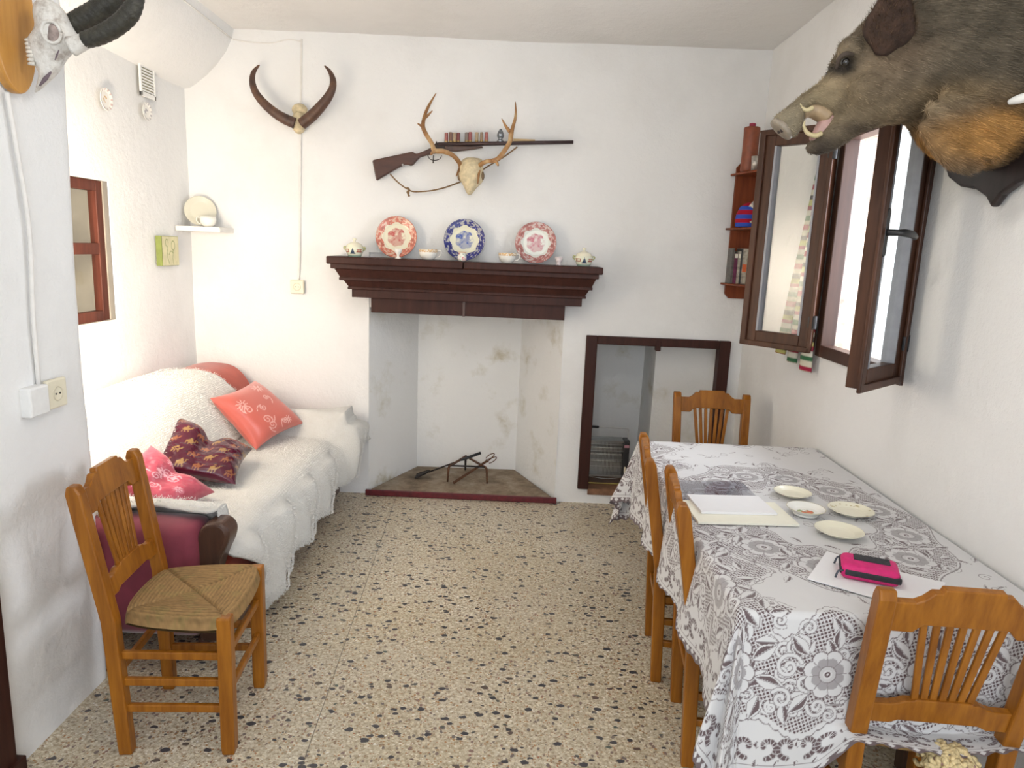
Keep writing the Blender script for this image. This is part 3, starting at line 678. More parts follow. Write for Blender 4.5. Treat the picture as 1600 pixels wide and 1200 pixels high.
# cloth meeting the near chair's seat lies on it
def on_seat(X, Y, Z, cx, cy, hx, hy, seat=0.480):
    inside = (np.abs(X-cx) < hx) & (np.abs(Y-cy) < hy)
    w = np.clip((hx-np.abs(X-cx))/0.07, 0, 1)*np.clip((hy-np.abs(Y-cy))/0.07, 0, 1); w = w*w*(3-2*w)
    low = np.maximum(0, seat-Z); Zn = np.where(low > 0, Z+low*w, Z); return Zn, low*w
Z, lf = on_seat(X, Y, Z, 1.075, 1.64, 0.30, 0.28); Y = Y-lf*0.45
for cy in (2.585, 2.13):
    Z, lf = on_seat(X, Y, Z, 0.74, cy, 0.27, 0.25); X = X-lf*0.15
hemw = np.clip(1-Dh0/0.03, 0, 1); Z = Z+hemw*0.004*np.sin(per*2*pi/0.052)
X = np.minimum(X, 1.372)
white = np.array([0.62, 0.615, 0.62]); grey = np.array([0.29, 0.27, 0.28]); dark = np.array([0.070, 0.028, 0.032])
l3 = lace[..., None]
wv = 1-0.0*((np.abs((A/0.004) % 1-0.5) < 0.15) | (np.abs((B/0.004) % 1-0.5) < 0.15))[..., None]
col = np.where(l3 < 0.4, white*wv*(1-l3/0.4)+grey*(l3/0.4), grey*(1-(l3-0.4)/0.6)+dark*((l3-0.4)/0.6))
M_lace = painted('lace_cloth', 0.75, 0.3, sheen=0.25)
tc_ = obj('tablecloth', gridmesh('tablecloth', np.stack([X, Y, Z], -1), col), M_lace)
tag(tc_, 'white floral lace tablecloth draped over the dining table', 'tablecloth')
CT = zt+0.004

# ------------------------------------------------------------ things on the table
def sheet(name, cx, cy, w, d, z, t, rot, mat, label, cat, curl=0.0, parent=None):
    n = 14; u = np.linspace(-.5, .5, n); P = []
    c, s = cos(rot), sin(rot); top = np.zeros((n, n, 3))
    for i in range(n):
        for j in range(n):
            x, y = u[i]*w, u[j]*d; top[i, j] = (cx+x*c-y*s, cy+x*s+y*c, z+t+curl*(abs(u[i]*2)**3)*(0.5+u[j]))
    bm = BM(); vt = [[bm.verts.new(top[i, j]) for j in range(n)] for i in range(n)]; vb = [[bm.verts.new(top[i, j]-np.array([0, 0, t])) for j in range(n)] for i in range(n)]
    for i in range(n-1):
        for j in range(n-1):
            bm.faces.new((vt[i][j], vt[i+1][j], vt[i+1][j+1], vt[i][j+1])); bm.faces.new((vb[i][j+1], vb[i+1][j+1], vb[i+1][j], vb[i][j]))
    for i in range(n-1):
        for A_, B_ in (((i, 0), (i+1, 0)), ((i+1, n-1), (i, n-1)), ((0, i+1), (0, i)), ((n-1, i), (n-1, i+1))):
            bm.faces.new((vb[A_[0]][A_[1]], vb[B_[0]][B_[1]], vt[B_[0]][B_[1]], vt[A_[0]][A_[1]]))
    o = obj(name, bm, mat, parent)
    if label: tag(o, label, cat)
    return o
sheet('folder', 0.755, 2.245, 0.33, 0.20, CT, 0.007, 0.05, M_card, 'cream card folder lying under the white papers on the table', 'folder')
sheet('paper_stack', 0.745, 2.30, 0.255, 0.165, CT+0.0075, 0.008, 0.06, M_paper, 'small stack of white paper on top of the cream folder', 'paper')
M_film = glassmat('clear_film', (0.90, 0.91, 0.94), 0.5)
sheet('plastic_sleeve', 0.72, 2.475, 0.30, 0.20, CT+0.0005, 0.0016, 0.05, M_film, 'clear plastic sleeve lying behind the white papers on the lace', 'plastic sleeve', 0.006)
sheet('paper_sheet', 0.985, 1.775, 0.30, 0.22, CT, 0.0022, -0.62, M_paper, 'white paper sheet on the table underneath the pink case', 'paper', 0.004)
def dish(name, x, y, r, h, mat, label, foot=0.5, deco=None):
    prof = [(0, 0.0), (r*foot, 0.0), (r*foot, h*0.22), (r*foot*0.97, h*0.24), (r*0.80, h*0.55), (r, h), (r*0.985, h*1.04), (r*0.80, h*0.70), (r*0.62, h*0.42), (r*0.45, h*0.34), (r*0.3, h*0.32), (r*0.15, h*0.31), (0, h*0.31)]
    q = []
    for (a, b), (c, d) in zip(prof, prof[1:]):
        for t in np.linspace(0, 1, 6)[:-1]: q.append((a+(c-a)*t, b+(d-b)*t))
    q.append(prof[-1]); n = 72; th = np.linspace(0, 2*pi, n+1)[:-1]
    R = np.array([max(p[0], 1e-5) for p in q]); Zp = np.array([p[1] for p in q])
    P = np.stack([R[None]*np.cos(th)[:, None], R[None]*np.sin(th)[:, None], np.ones((n, 1))*Zp[None]], -1)
    xx, yy = P[..., 0]/r, P[..., 1]/r; c = np.ones(P.shape)*np.array([0.80, 0.77, 0.62])
    up = (np.arange(len(q)) > 25)[None, :]
    if deco == 'rose':
        c = np.ones(P.shape)*np.array([0.80, 0.79, 0.74]); f = fbm(xx*5+3, yy*5, 4); m_ = up & (np.hypot(xx, yy*1.3) < 0.45) & (f > 0.42)
        c[m_] = (0.30, 0.36, 0.16); m_ = up & (np.hypot(xx-0.1, yy*1.3) < 0.32) & (fbm(xx*6, yy*6+9, 7) > 0.47); c[m_] = (0.62, 0.16, 0.08)
        c[(np.hypot(xx, yy) > 0.97)] = (0.55, 0.5, 0.35)
    if deco == 'specks':
        m_ = up & (np.hypot(xx, yy) > 0.72) & (np.hypot(xx, yy) < 0.9) & (fbm(xx*7, yy*7, 6) > 0.66); c[m_] = (0.50, 0.42, 0.22)
    o = obj(name, gridmesh(name, P, c, close_u=True), M_paint); o.location = (x, y, CT+0.0005); return tag(o, label, 'dish', 'small dishes on the lace cloth')
dish('small_dish', 1.013, 2.452, 0.066, 0.017, None, 'plain cream dish farthest back of the four on the table')
dish('small_dish', 0.988, 2.268, 0.063, 0.024, None, 'footed white dish painted with red and green flowers', 0.62, 'rose')
dish('small_dish', 1.150, 2.290, 0.074, 0.018, None, 'cream dish with tiny brown specks, the one nearest the right wall', 0.5, 'specks')
dish('small_dish', 1.026, 2.098, 0.073, 0.018, None, 'plain cream dish nearest to the pink case')
# pink zip case
def rbox(lo, hi, r, n=5):
    bm = BM(); add_box(bm, lo, hi); bmesh.ops.bevel(bm, geom=bm.edges[:], offset=r, segments=n, affect='EDGES', profile=0.5); return bm
pc = thing('zip_case', 'bright pink zipped case with black patch lying on white paper', 'case', (0.975, 1.80, CT+0.003), radians(-22))
M_pink = simple('hot_pink_nylon', (0.62, 0.012, 0.16), 0.6, var=0.12, vs=60, bmp=0.2); M_nyl = simple('black_nylon', (0.018, 0.018, 0.024), 0.6, var=0.3, vs=80, bmp=0.3)
obj('body', rbox((-0.072, -0.052, 0), (0.072, 0.052, 0.042), 0.016), M_pink, pc, smooth=True)
obj('zip_band', rbox((-0.062, -0.0535, 0.012), (0.0745, -0.040, 0.030), 0.005), M_nyl, pc, smooth=True)
obj('zip_band', rbox((-0.0745, -0.045, 0.012), (-0.060, 0.050, 0.030), 0.005), M_nyl, pc, smooth=True)
obj('patch', rbox((-0.040, -0.004, 0.040), (0.050, 0.036, 0.0445), 0.002), M_nyl, pc)
for x, y in ((-0.066, -0.050), (-0.066, 0.047)):
    bm = BM(); add_tube(bm, [(x, y, 0.024), (x-0.012, y-0.004, 0.022), (x-0.018, y-0.010, 0.004)], [0.003, 0.0025, 0.003], 6, 3); obj('zip_pull', bm, simple('dark_metal', (0.08, 0.09, 0.11), 0.35, 0.8), pc, smooth=True)
# woven bundle on the near chair
bm = BM()
for k in range(58):
    t0 = rng.uniform(0, 2*pi); el = rng.uniform(0.1, 1.35); tw = rng.uniform(-0.6, 0.6); pts = []
    for q in np.linspace(-0.5, 0.5, 7):
        e2 = min(1.5, max(0.02, el+q*0.8)); t2 = t0+q*tw*2
        r = 0.064+0.006*sin(q*9+k); pts.append((r*cos(e2)*cos(t2), r*cos(e2)*sin(t2), 0.004+0.060*sin(e2)+0.004*cos(q*8+k)))
    add_tube(bm, pts, 0.0062, 6, 2)
yb_ = thing('rope_bundle', 'cream and mauve bundle of thick cord hanging behind the nearest chair under its back rail', 'cord bundle', (1.065, 1.492, 0.418))
obj('cord', bm, simple('cream_cord', (0.60, 0.48, 0.26), 0.85, var=0.35, vs=120, bmp=0.4), yb_, smooth=True)
bm = BM(); add_lathe(bm, [(0.056, 0.002), (0.060, 0.02), (0.05, 0.045), (0.025, 0.058), (0, 0.061)], 20); obj('core', bm, simple('mauve_cord', (0.30, 0.17, 0.16), 0.9, var=0.3, vs=90, bmp=0.5), yb_, smooth=True)

# ------------------------------------------------------------ sofa, throw, cushions
sf = thing('sofa', 'red and plum velvet sofa along the left wall under a white throw', 'sofa', (-1.5, 3.3, 0))
SY0, SY1 = 2.375, 4.27
def extr(prof, y0, y1, ny=2):          # profile in x,z extruded along y
    bm = BM(); add_rings(bm, [[Vector((x, y, z)) for x, z in prof] for y in np.linspace(y0, y1, ny)]); return bm
obj('seat_base', rel(extr([(-1.98, 0.06), (-1.14, 0.06), (-1.11, 0.10), (-1.11, 0.34), (-1.13, 0.40), (-1.20, 0.43), (-1.98, 0.43)], SY0+0.14, SY1-0.14), sf), M_redv, sf, smooth=False, bevel=0.02, seg=3)
bp = [(-2.02, 0.10), (-1.60, 0.40), (-1.55, 0.46), (-1.60, 0.62), (-1.655, 0.74), (-1.71, 0.81), (-1.78, 0.845), (-1.90, 0.85), (-2.00, 0.83)]
bp = bp[:2]+[(p.x, p.z) for p in smoothpts([(x, 0, z) for x, z in bp[2:]], 5)]
obj('back', rel(extr(bp, SY0+0.02, SY1-0.04), sf), M_redv, sf, bevel=0.03, seg=4)
def arm(y0, y1, mat):
    xs = np.linspace(-1.96, -1.13, 12); rings = []
    for x in xs:
        e = min(1, (x+1.96)/0.05+0.4, (-1.09-x)/0.05+0.0); e = max(0.3, min(1, e)); top = 0.585-0.02*(x+1.96)*0.6; cy = (y0+y1)/2; hw = (y1-y0)/2*(0.86+0.14*e)
        ring = [Vector((x, cy-hw, 0.08)), Vector((x, cy-hw*1.0, 0.45)), Vector((x, cy-hw*0.98, top-0.06)), Vector((x, cy-hw*0.75, top-0.015)), Vector((x, cy, top)), Vector((x, cy+hw*0.75, top-0.015)), Vector((x, cy+hw*0.98, top-0.06)), Vector((x, cy+hw, 0.45)), Vector((x, cy+hw, 0.08))]
        rings.append(ring)
    bm = BM(); add_rings(bm, rings); return bm
o = obj('armrest', rel(arm(SY0, SY0+0.19, 0), sf), M_plum, sf, smooth=True); md = o.modifiers.new('s', 'SUBSURF'); md.levels = 2; md.render_levels = 2; o['label'] = 'plum velvet near armrest'
o = obj('armrest', rel(arm(SY1-0.20, SY1, 0), sf), M_redv, sf, bevel=0.03, seg=4, angle=60)
def scroll_wood(y0, y1):
    out = [(-0.045, 0.10), (0.03, 0.10), (0.038, 0.22), (0.022, 0.34), (0.045, 0.43), (0.075, 0.50), (0.078, 0.545), (0.05, 0.575), (0.0, 0.572), (-0.03, 0.54), (-0.045, 0.48)]
    out = out[:1]+[(p.x, p.y) for p in smoothpts([(x, z, 0) for x, z in out[1:]], 5)]
    bm = BM(); add_prism(bm, out, -y1, -y0, Matrix(((1, 0, 0, -1.115), (0, 0, -1, 0), (0, 1, 0, 0), (0, 0, 0, 1)))); return bm
obj('wooden_arm_front', rel(scroll_wood(SY0+0.03, SY0+0.13), sf), M_walnut, sf, bevel=0.015, seg=3)
_b = scroll_wood(SY1-0.15, SY1-0.05); bmesh.ops.translate(_b, verts=_b.verts, vec=(-0.035, 0, 0))
obj('wooden_arm_front', rel(_b, sf), M_walnut, sf, bevel=0.015, seg=3)
bm = BM(); add_box(bm, (-1.12, SY0+0.10, 0.08), (-1.075, SY1-0.12, 0.20)); obj('wooden_front_rail', rel(bm, sf), M_walnut, sf, bevel=0.01)
for x in (-1.16, -1.90):
    for y in (SY0+0.09, SY1-0.09):
        bm = BM(); add_lathe(bm, [(0.02, 0), (0.028, 0.03), (0.03, 0.09)], 14, Matrix.Translation((x, y, 0))); obj('foot', rel(bm, sf), M_walnut, sf, smooth=True)
# throw: cross-section path x,z by t; width along y by s
tp = np.array([(-1.99, 0.80), (-1.97, 0.862), (-1.88, 0.878), (-1.78, 0.872), (-1.69, 0.83), (-1.63, 0.74), (-1.575, 0.62), (-1.53, 0.51), (-1.47, 0.462), (-1.35, 0.456), (-1.22, 0.456), (-1.12, 0.448), (-1.065, 0.41), (-1.045, 0.34), (-1.04, 0.25), (-1.045, 0.16), (-1.05, 0.08)])
sl_ = np.r_[0, np.cumsum(np.hypot(*np.diff(tp, axis=0).T))]; sl_ /= sl_[-1]
nT, nS = 150, 190
t = np.linspace(0, 1, nT); px_ = np.interp(t, sl_, tp[:, 0]); pz_ = np.interp(t, sl_, tp[:, 1])
kern = np.ones(7)/7; px_ = np.convolve(np.pad(px_, 3, 'edge'), kern, 'valid'); pz_ = np.convolve(np.pad(pz_, 3, 'edge'), kern, 'valid')
xi = sl_  # knots
y_near = np.interp(t, [0, xi[7], xi[9], xi[11], xi[12], xi[13], xi[14], 1], [2.42, 2.42, 2.47, 2.44, 2.50, 2.60, 2.68, 2.74])
y_far = np.interp(t, [0, xi[3], xi[5], xi[7], xi[9], xi[10], xi[11], xi[13], 1], [3.72, 3.80, 3.93, 4.03, 4.09, 4.12, 4.23, 4.33, 4.33])
s = np.linspace(0, 1, nS)
Yt = y_near[None]+(y_far-y_near)[None]*s[:, None]; T_ = np.ones((nS, 1))*t[None]
Yt = Yt+0.012*np.sin(T_*37+1)*(s[:, None]-0.5)*1.2
# hem height depends on y: compress hanging part
hem_z = np.interp(Yt, [2.7, 2.9, 3.1, 3.5, 3.9, 4.1, 4.25, 4.4], [0.055, 0.075, 0.135, 0.125, 0.17, 0.23, 0.30, 0.33])
Xt = np.ones((nS, 1))*px_[None]; Zt = np.ones((nS, 1))*pz_[None]
hang = (T_ > xi[12]); top_h = 0.41
Zt = np.where(Zt < top_h, top_h-(top_h-Zt)/(top_h-0.08)*(top_h-hem_z)*(1+0.05*np.sin(Yt*19)), Zt)
nearend = np.clip((2.62-Yt)/0.14, 0, 1); 
# rise over the arms
armf = np.clip((Yt-(SY1-0.275))/0.075, 0, 1); armf = armf*armf*(3-2*armf)
armn = np.clip((SY0+0.24-Yt)/0.08, 0, 1); armn = armn*armn*(3-2*armn)
seatpart = (T_ > xi[6])
zarm = 0.612-0.014*(Xt+1.96)
w_ = np.where(seatpart, armf, 0)*np.clip((T_-xi[6])/0.08, 0, 1)
Zt = np.where(Xt < -1.09, np.maximum(Zt, Zt*(1-w_)+zarm*w_), Zt+0.12*w_*np.clip((Zt-0.2)/0.22, 0, 1))
wn_ = np.where(T_ > xi[7], armn, 0); Zt = np.where(Xt < -1.09, np.maximum(Zt, Zt*(1-wn_)+zarm*wn_), Zt)
fold = 0.022*np.sin(Yt*17+T_*9)+0.012*np.sin(Yt*33+2)
Xt = Xt+np.where(hang, (fold+0.014+0.02*np.clip((3.6-Yt)/1.0, 0, 1)*np.clip((T_-xi[12])*3, 0, 1)), 0)
Xt = Xt+0.075*armf*np.clip((T_-xi[9])/0.12, 0, 1)
lump = (fbm(Yt*7, T_*14, 3)-0.5); fz = (fbm(Yt*42, T_*80, 5)-0.5)
onb = T_ < xi[7]
Xt = Xt+np.where(onb | hang, 0.010*lump+0.003*fz+0.012, 0); Zt = Zt+np.where(~hang, 0.009*lump+0.003*fz+0.010, 0)
hairedge = 0.003*np.sin(s*400)[:, None]*(T_ > 0.985)
Pt = np.stack([Xt, Yt, Zt+hairedge], -1)
M_throw, nt, b = newmat('white_fleece'); v = coords(nt); f = noise(nt, v, 22, 8, 0.8); g = noise(nt, v, 120, 4, 0.8)
nt.links.new(ramp(nt, f, [(0.3, (0.80, 0.78, 0.73)), (0.7, (0.86, 0.85, 0.82))]), b.inputs['Base Color']); b.inputs['Roughness'].default_value = 0.95
b.inputs['Specular IOR Level'].default_value = 0.1; b.inputs['Sheen Weight'].default_value = 0.3; bump(nt, b, g, 0.9, 0.012)
th = obj('throw_blanket', gridmesh('throw_blanket', Pt), M_throw); md = th.modifiers.new('thick', 'SOLIDIFY'); md.thickness = 0.010; md.offset = 1
tag(th, 'fluffy white fleece throw spread over the red sofa', 'throw')
# fleece fibres along the throw
def fibres(name, P, N, length, width, col_fn, mat, parent=None, droop=0.3, flow=None, jit=0.45):
    n = len(P); d = N+rng.normal(0, jit, (n, 3))+(flow if flow is not None else 0); d[:, 2] -= droop; d /= np.linalg.norm(d, axis=1)[:, None]
    side = np.cross(d, rng.normal(0, 1, (n, 3))); side /= np.linalg.norm(side, axis=1)[:, None]
    L_ = length*rng.uniform(0.5, 1.2, n)[:, None]; V_ = np.stack([P-side*width, P+side*width, P+d*L_], 1).reshape(-1, 3)
    me = bpy.data.meshes.new(name); me.vertices.add(3*n); me.vertices.foreach_set('co', V_.reshape(-1).astype(np.float32))
    me.loops.add(3*n); me.loops.foreach_set('vertex_index', np.arange(3*n, dtype=np.int32)); me.polygons.add(n); me.polygons.foreach_set('loop_start', np.arange(0, 3*n, 3, dtype=np.int32))
    me.update(calc_edges=True); cc = col_fn(P); paint(me, np.repeat(cc, 3, 0)); return obj(name, me, mat, parent)
gi = rng.integers(1, nS-1, 60000); gj = rng.integers(1, nT-1, 60000)
ed = rng.random(60000) < 0.35; gj = np.where(ed, nT-1-(rng.random(60000)**2*6).astype(int), gj); e2 = rng.random(60000) < 0.2; gi = np.where(e2, (rng.random(60000)**2*6).astype(int), gi)
gi = np.clip(gi, 1, nS-2); gj = np.clip(gj, 1, nT-2)
Pp = Pt[gi, gj]; Nn = np.cross(Pt[np.minimum(gi+1, nS-1), gj]-Pt[gi-1, gj], Pt[gi, np.minimum(gj+1, nT-1)]-Pt[gi, gj-1]); Nn /= np.linalg.norm(Nn, axis=1)[:, None]+1e-9
Nn = Nn*np.where((Nn[:, 0]+Nn[:, 2]) < 0, -1, 1)[:, None]
M_fib = painted('fleece_fibre', 0.95, 0.1)
fb = fibres('fleece_pile', Pp+Nn*0.009, Nn, 0.008, 0.0011, lambda P: np.ones((len(P), 3))*np.array([0.86, 0.85, 0.82]), M_fib, th); fb['kind'] = 'stuff'

def cushion(name, corners, thick, paintfn, mat, label, dent=0.0, bulge=0.10, group='satin cushions on the sofa', curve=0):
    c00, c10, c11, c01 = [np.array(c, float) for c in corners]; n = 90
    u = np.linspace(0, 1, n)[:, None]*np.ones((1, n)); v = u.T.copy()
    base = ((1-u)*(1-v))[..., None]*c00+(u*(1-v))[..., None]*c10+(u*v)[..., None]*c11+((1-u)*v)[..., None]*c01
    cen = (c00+c10+c11+c01)/4; a = (2*u-1); b_ = (2*v-1)
    pin = bulge*(1-a**2)*0+0; 
    shr = 0.10*((1-a**2)*b_**2+(1-b_**2)*a**2)     # edges pulled in between corners
    base = base+(cen-base)*shr[..., None]
    nrm = np.cross(c10-c00, c01-c00); nrm /= np.linalg.norm(nrm)
    prof = ((1-a**4)*(1-b_**4))**0.55
    wr = 0.45*(fbm(u*5, v*5, len(label))-0.5)+0.10*np.sin((u+v)*16)*np.exp(-((u-v)*3)**2)*0.4
    if dent: 
        g_ = np.exp(-((a-0.0)**2)/0.06)*np.clip((b_+1)/2, 0, 1)**0.8*dent
    else: g_ = 0
    off = thick/2*prof*(1+wr)*(1-np.minimum(0.75, g_))
    if dent: base = base+((cen-base)*(0.55*np.exp(-(a**2)/0.10)*np.clip(b_, 0, 1)**2*dent)[..., None])
    top = base+nrm*off[..., None]; bot = base-nrm*(thick/2*prof)[..., None]
    ct = paintfn(u, v); P = np.concatenate([top, bot[:, ::-1]], 1); cc = np.concatenate([ct, ct[:, ::-1]], 1)
    me = gridmesh(name, P, cc)
    o = obj(name, me, mat)
    # seam cord round the edge
    e = np.concatenate([base[:, 0], base[-1, 1:], base[::-1, -1][1:], base[0, ::-1][1:]]) if False else None
    return tag(o, label, 'cushion', group)
def strokes_mask(u, v, strokes, w):
    m_ = np.zeros(u.shape, bool)
    for pts in strokes:
        for p, q in zip(pts[:-1], pts[1:]):
            L2 = (q[0]-p[0])**2+(q[1]-p[1])**2+1e-9; t_ = np.clip(((u-p[0])*(q[0]-p[0])+(v-p[1])*(q[1]-p[1]))/L2, 0, 1)
            m_ |= np.hypot(u-p[0]-t_*(q[0]-p[0]), v-p[1]-t_*(q[1]-p[1])) < w
    return m_
def satin(base, emb, seed):
    def f(u, v):
        r = np.random.default_rng(seed); c = np.ones(u.shape+(3,))*np.array(base)*1.0
        c = c*(0.9+0.2*fbm(u*4, v*4, seed))[..., None]; st = []
        for k in range(9):
            x, y = r.uniform(0.12, 0.88, 2); rad = r.uniform(0.05, 0.10); a0 = r.uniform(0, 6.3); ch_ = r.choice([-1, 1])
            if k % 3 == 0:
                for j in range(9): st.append([(x+0.3*rad*cos(a0+j*0.7), y+0.3*rad*sin(a0+j*0.7)), (x+rad*cos(a0+j*0.7), y+rad*sin(a0+j*0.7))])
            else:
                sp = [(x+rad*(1-0.8*q/18)*cos(a0+ch_*q*0.5), y+rad*(1-0.8*q/18)*sin(a0+ch_*q*0.5)) for q in range(19)]; st.append(sp)
                st.append([(sp[0][0]+0.05*q*cos(a0+1.2*ch_+q*0.25*ch_), sp[0][1]+0.05*q*sin(a0+1.2*ch_+q*0.25*ch_)) for q in range(4)])
        m_ = strokes_mask(u, v, st, 0.0075); c[m_] = emb; return c
    return f
def camels(u, v):
    c = np.ones(u.shape+(3,))*np.array([0.062, 0.006, 0.018]); c = c*(0.75+0.6*fbm(u*5, v*5, 3))[..., None]
    r = np.random.default_rng(5)
    for i in range(5):
        for j in range(5):
            x = 0.10+0.2*i+0.09*(j % 2); y = 0.10+0.2*j; k = 0.048
            body = ((u-x)/k)**2+((v-y)/(k*0.62))**2 < 1; hump = ((u-x-0.01)/(k*0.35))**2+((v-y-0.035)/(k*0.5))**2 < 1
            m_ = (body | hump) & (fbm(u*30, v*30, i+j) > 0.33)
            st = [[(x+k*0.8, y), (x+k*1.3, y+0.012), (x+k*1.35, y+0.05), (x+k*1.7, y+0.045)], [(x-k*0.7, y-0.01), (x-k*0.9, y-0.055)], [(x-k*0.2, y-0.02), (x-k*0.1, y-0.06)], [(x+k*0.5, y-0.01), (x+k*0.7, y-0.055)]]
            c[m_ | strokes_mask(u, v, st, 0.0065)] = (0.26, 0.15, 0.055) if (i+j) % 2 else (0.24, 0.085, 0.035)
    return c
M_satin = painted('satin_fabric', 0.34, 0.5, bmp=0.1, vs=300, sheen=0.2); M_satin2 = painted('shiny_dark_satin', 0.22, 0.6, bmp=0.1, vs=300)
A1 = at(322, 622, 3.57); A2 = at(385, 594, 4.05); A3 = at(474, 661, 4.04); A4 = at(400, 703, 3.64)
cushion('cushion', [A1+Vector((0.02, 0, 0)), A2+Vector((0.05, 0, 0)), A3, A4], 0.13, satin((0.58, 0.13, 0.10), (0.78, 0.44, 0.40), 3), M_satin, 'coral satin cushion with white swirls in the far corner of the sofa')
B1 = at(275, 650, 3.28); B2 = at(395, 701, 3.42); B3 = at(368, 757, 3.06); B4 = at(228, 735, 2.92)
cushion('cushion', [B4, B3, B2, B1], 0.12, camels, M_satin2, 'dark burgundy cushion with gold camel figures, its top edge pinched in', 0.9)
C1 = at(236, 696, 2.86); C2 = at(336, 769, 2.93); C3 = at(262, 815, 2.66); C4 = at(150, 752, 2.60)
cushion('cushion', [C4, C3, C2, C1], 0.12, satin((0.46, 0.07, 0.11), (0.72, 0.38, 0.44), 8), M_satin, 'rose pink satin cushion partly hidden behind the wooden chair back', 0.5)
D1 = at(112, 676, 2.60)+Vector((-0.03, 0, 0)); D2 = at(150, 702, 2.68)+Vector((-0.03, 0, 0)); D3 = at(160, 790, 2.50); D4 = at(110, 800, 2.44)
cushion('cushion', [D4, D3, D2, D1], 0.09, satin((0.45, 0.05, 0.11), (0.7, 0.36, 0.42), 12), M_satin, 'deep pink cushion wedged at the near end of the sofa beside the wall')

# ------------------------------------------------------------ crockery on the mantel
MY = 4.20
def revolve(prof, n=48, sub=5):
    q = []
    for (a, b), (c, d) in zip(prof, prof[1:]):
        for t in np.linspace(0, 1, sub+1)[:-1]: q.append((a+(c-a)*t, b+(d-b)*t))
    q.append(prof[-1]); th = np.linspace(0, 2*pi, n+1)[:-1]
    Rr = np.array([max(p[0], 1e-5) for p in q]); Zz = np.array([p[1] for p in q])
    return np.stack([Rr[None]*np.cos(th)[:, None], Rr[None]*np.sin(th)[:, None], np.ones((n, 1))*Zz[None]], -1)
def plate(px, py, r, rimc, creamc, scenec, label, Y=4.325):
    P = revolve([(0, 0), (r*0.55, 0), (r*0.58, -0.006), (r*0.62, 0.004), (r, 0.020), (r*0.995, 0.023), (r*0.66, 0.010), (r*0.60, 0.006), (r*0.3, 0.0055), (0.001, 0.0055)], 200, 14)
    x, y = P[..., 0]/r, P[..., 1]/r; rr_ = np.hypot(x, y); an = np.arctan2(y, x); front = (np.arange(P.shape[1]) > 14*4-2)[None]*np.ones((P.shape[0], 1), bool)
    c = np.ones(P.shape)*np.array(creamc)
    edge = 0.69+0.035*np.cos(an*8)
    rim = front & (rr_ > edge); tex = fbm(an*7.0+40, rr_*14, 4); tex2 = np.sin(an*16)*np.sin(rr_*26+an*4)
    c[rim] = rimc; lite = rim & ((tex > 0.60) | (tex2 > 0.72)); c[lite] = np.array(rimc)*0.45+np.array(creamc)*0.55
    dk = rim & (tex < 0.38); c[dk] = np.array(rimc)*0.7; c[front & (rr_ > 0.975)] = np.array(rimc)*0.8
    sc = front & (rr_ < 0.44+0.02*np.cos(an*7)); f = fbm(x*7+5, y*7+3, 6); g = fbm(x*3+5, y*9, 9)
    amt = np.clip((f-0.35)*3, 0, 1)*0.75+0.25*(g > 0.5); amt = np.where(y < -0.1, np.maximum(amt, 0.55), amt); amt = np.where((x > 0.05) & (y > -0.1), np.maximum(amt, 0.7*(f > .42)), amt)
    cc = np.array(scenec)[None, None]*amt[..., None]+np.array(creamc)*(1-amt[..., None]); c[sc] = cc[sc]
    o = obj('decorative_plate', gridmesh('decorative_plate', P, c, close_u=True), M_paint); p = at(px, py, Y)
    p.z = MT+r*0.985; o.location = p; o.rotation_euler = (radians(90-9), 0, 0); return tag(o, label, 'plate', 'transfer printed plates leaning on the wall')
plate(620, 370, 0.124, (0.62, 0.19, 0.13), (0.80, 0.75, 0.58), (0.50, 0.10, 0.09), 'salmon red patterned plate, the leftmost on the mantel')
plate(726, 376, 0.124, (0.035, 0.04, 0.22), (0.76, 0.74, 0.58), (0.05, 0.10, 0.38), 'dark blue patterned plate in the middle of the mantel')
plate(837, 381, 0.124, (0.50, 0.20, 0.18), (0.76, 0.78, 0.72), (0.50, 0.12, 0.17), 'faded pink patterned plate with pale centre, the rightmost on the mantel')
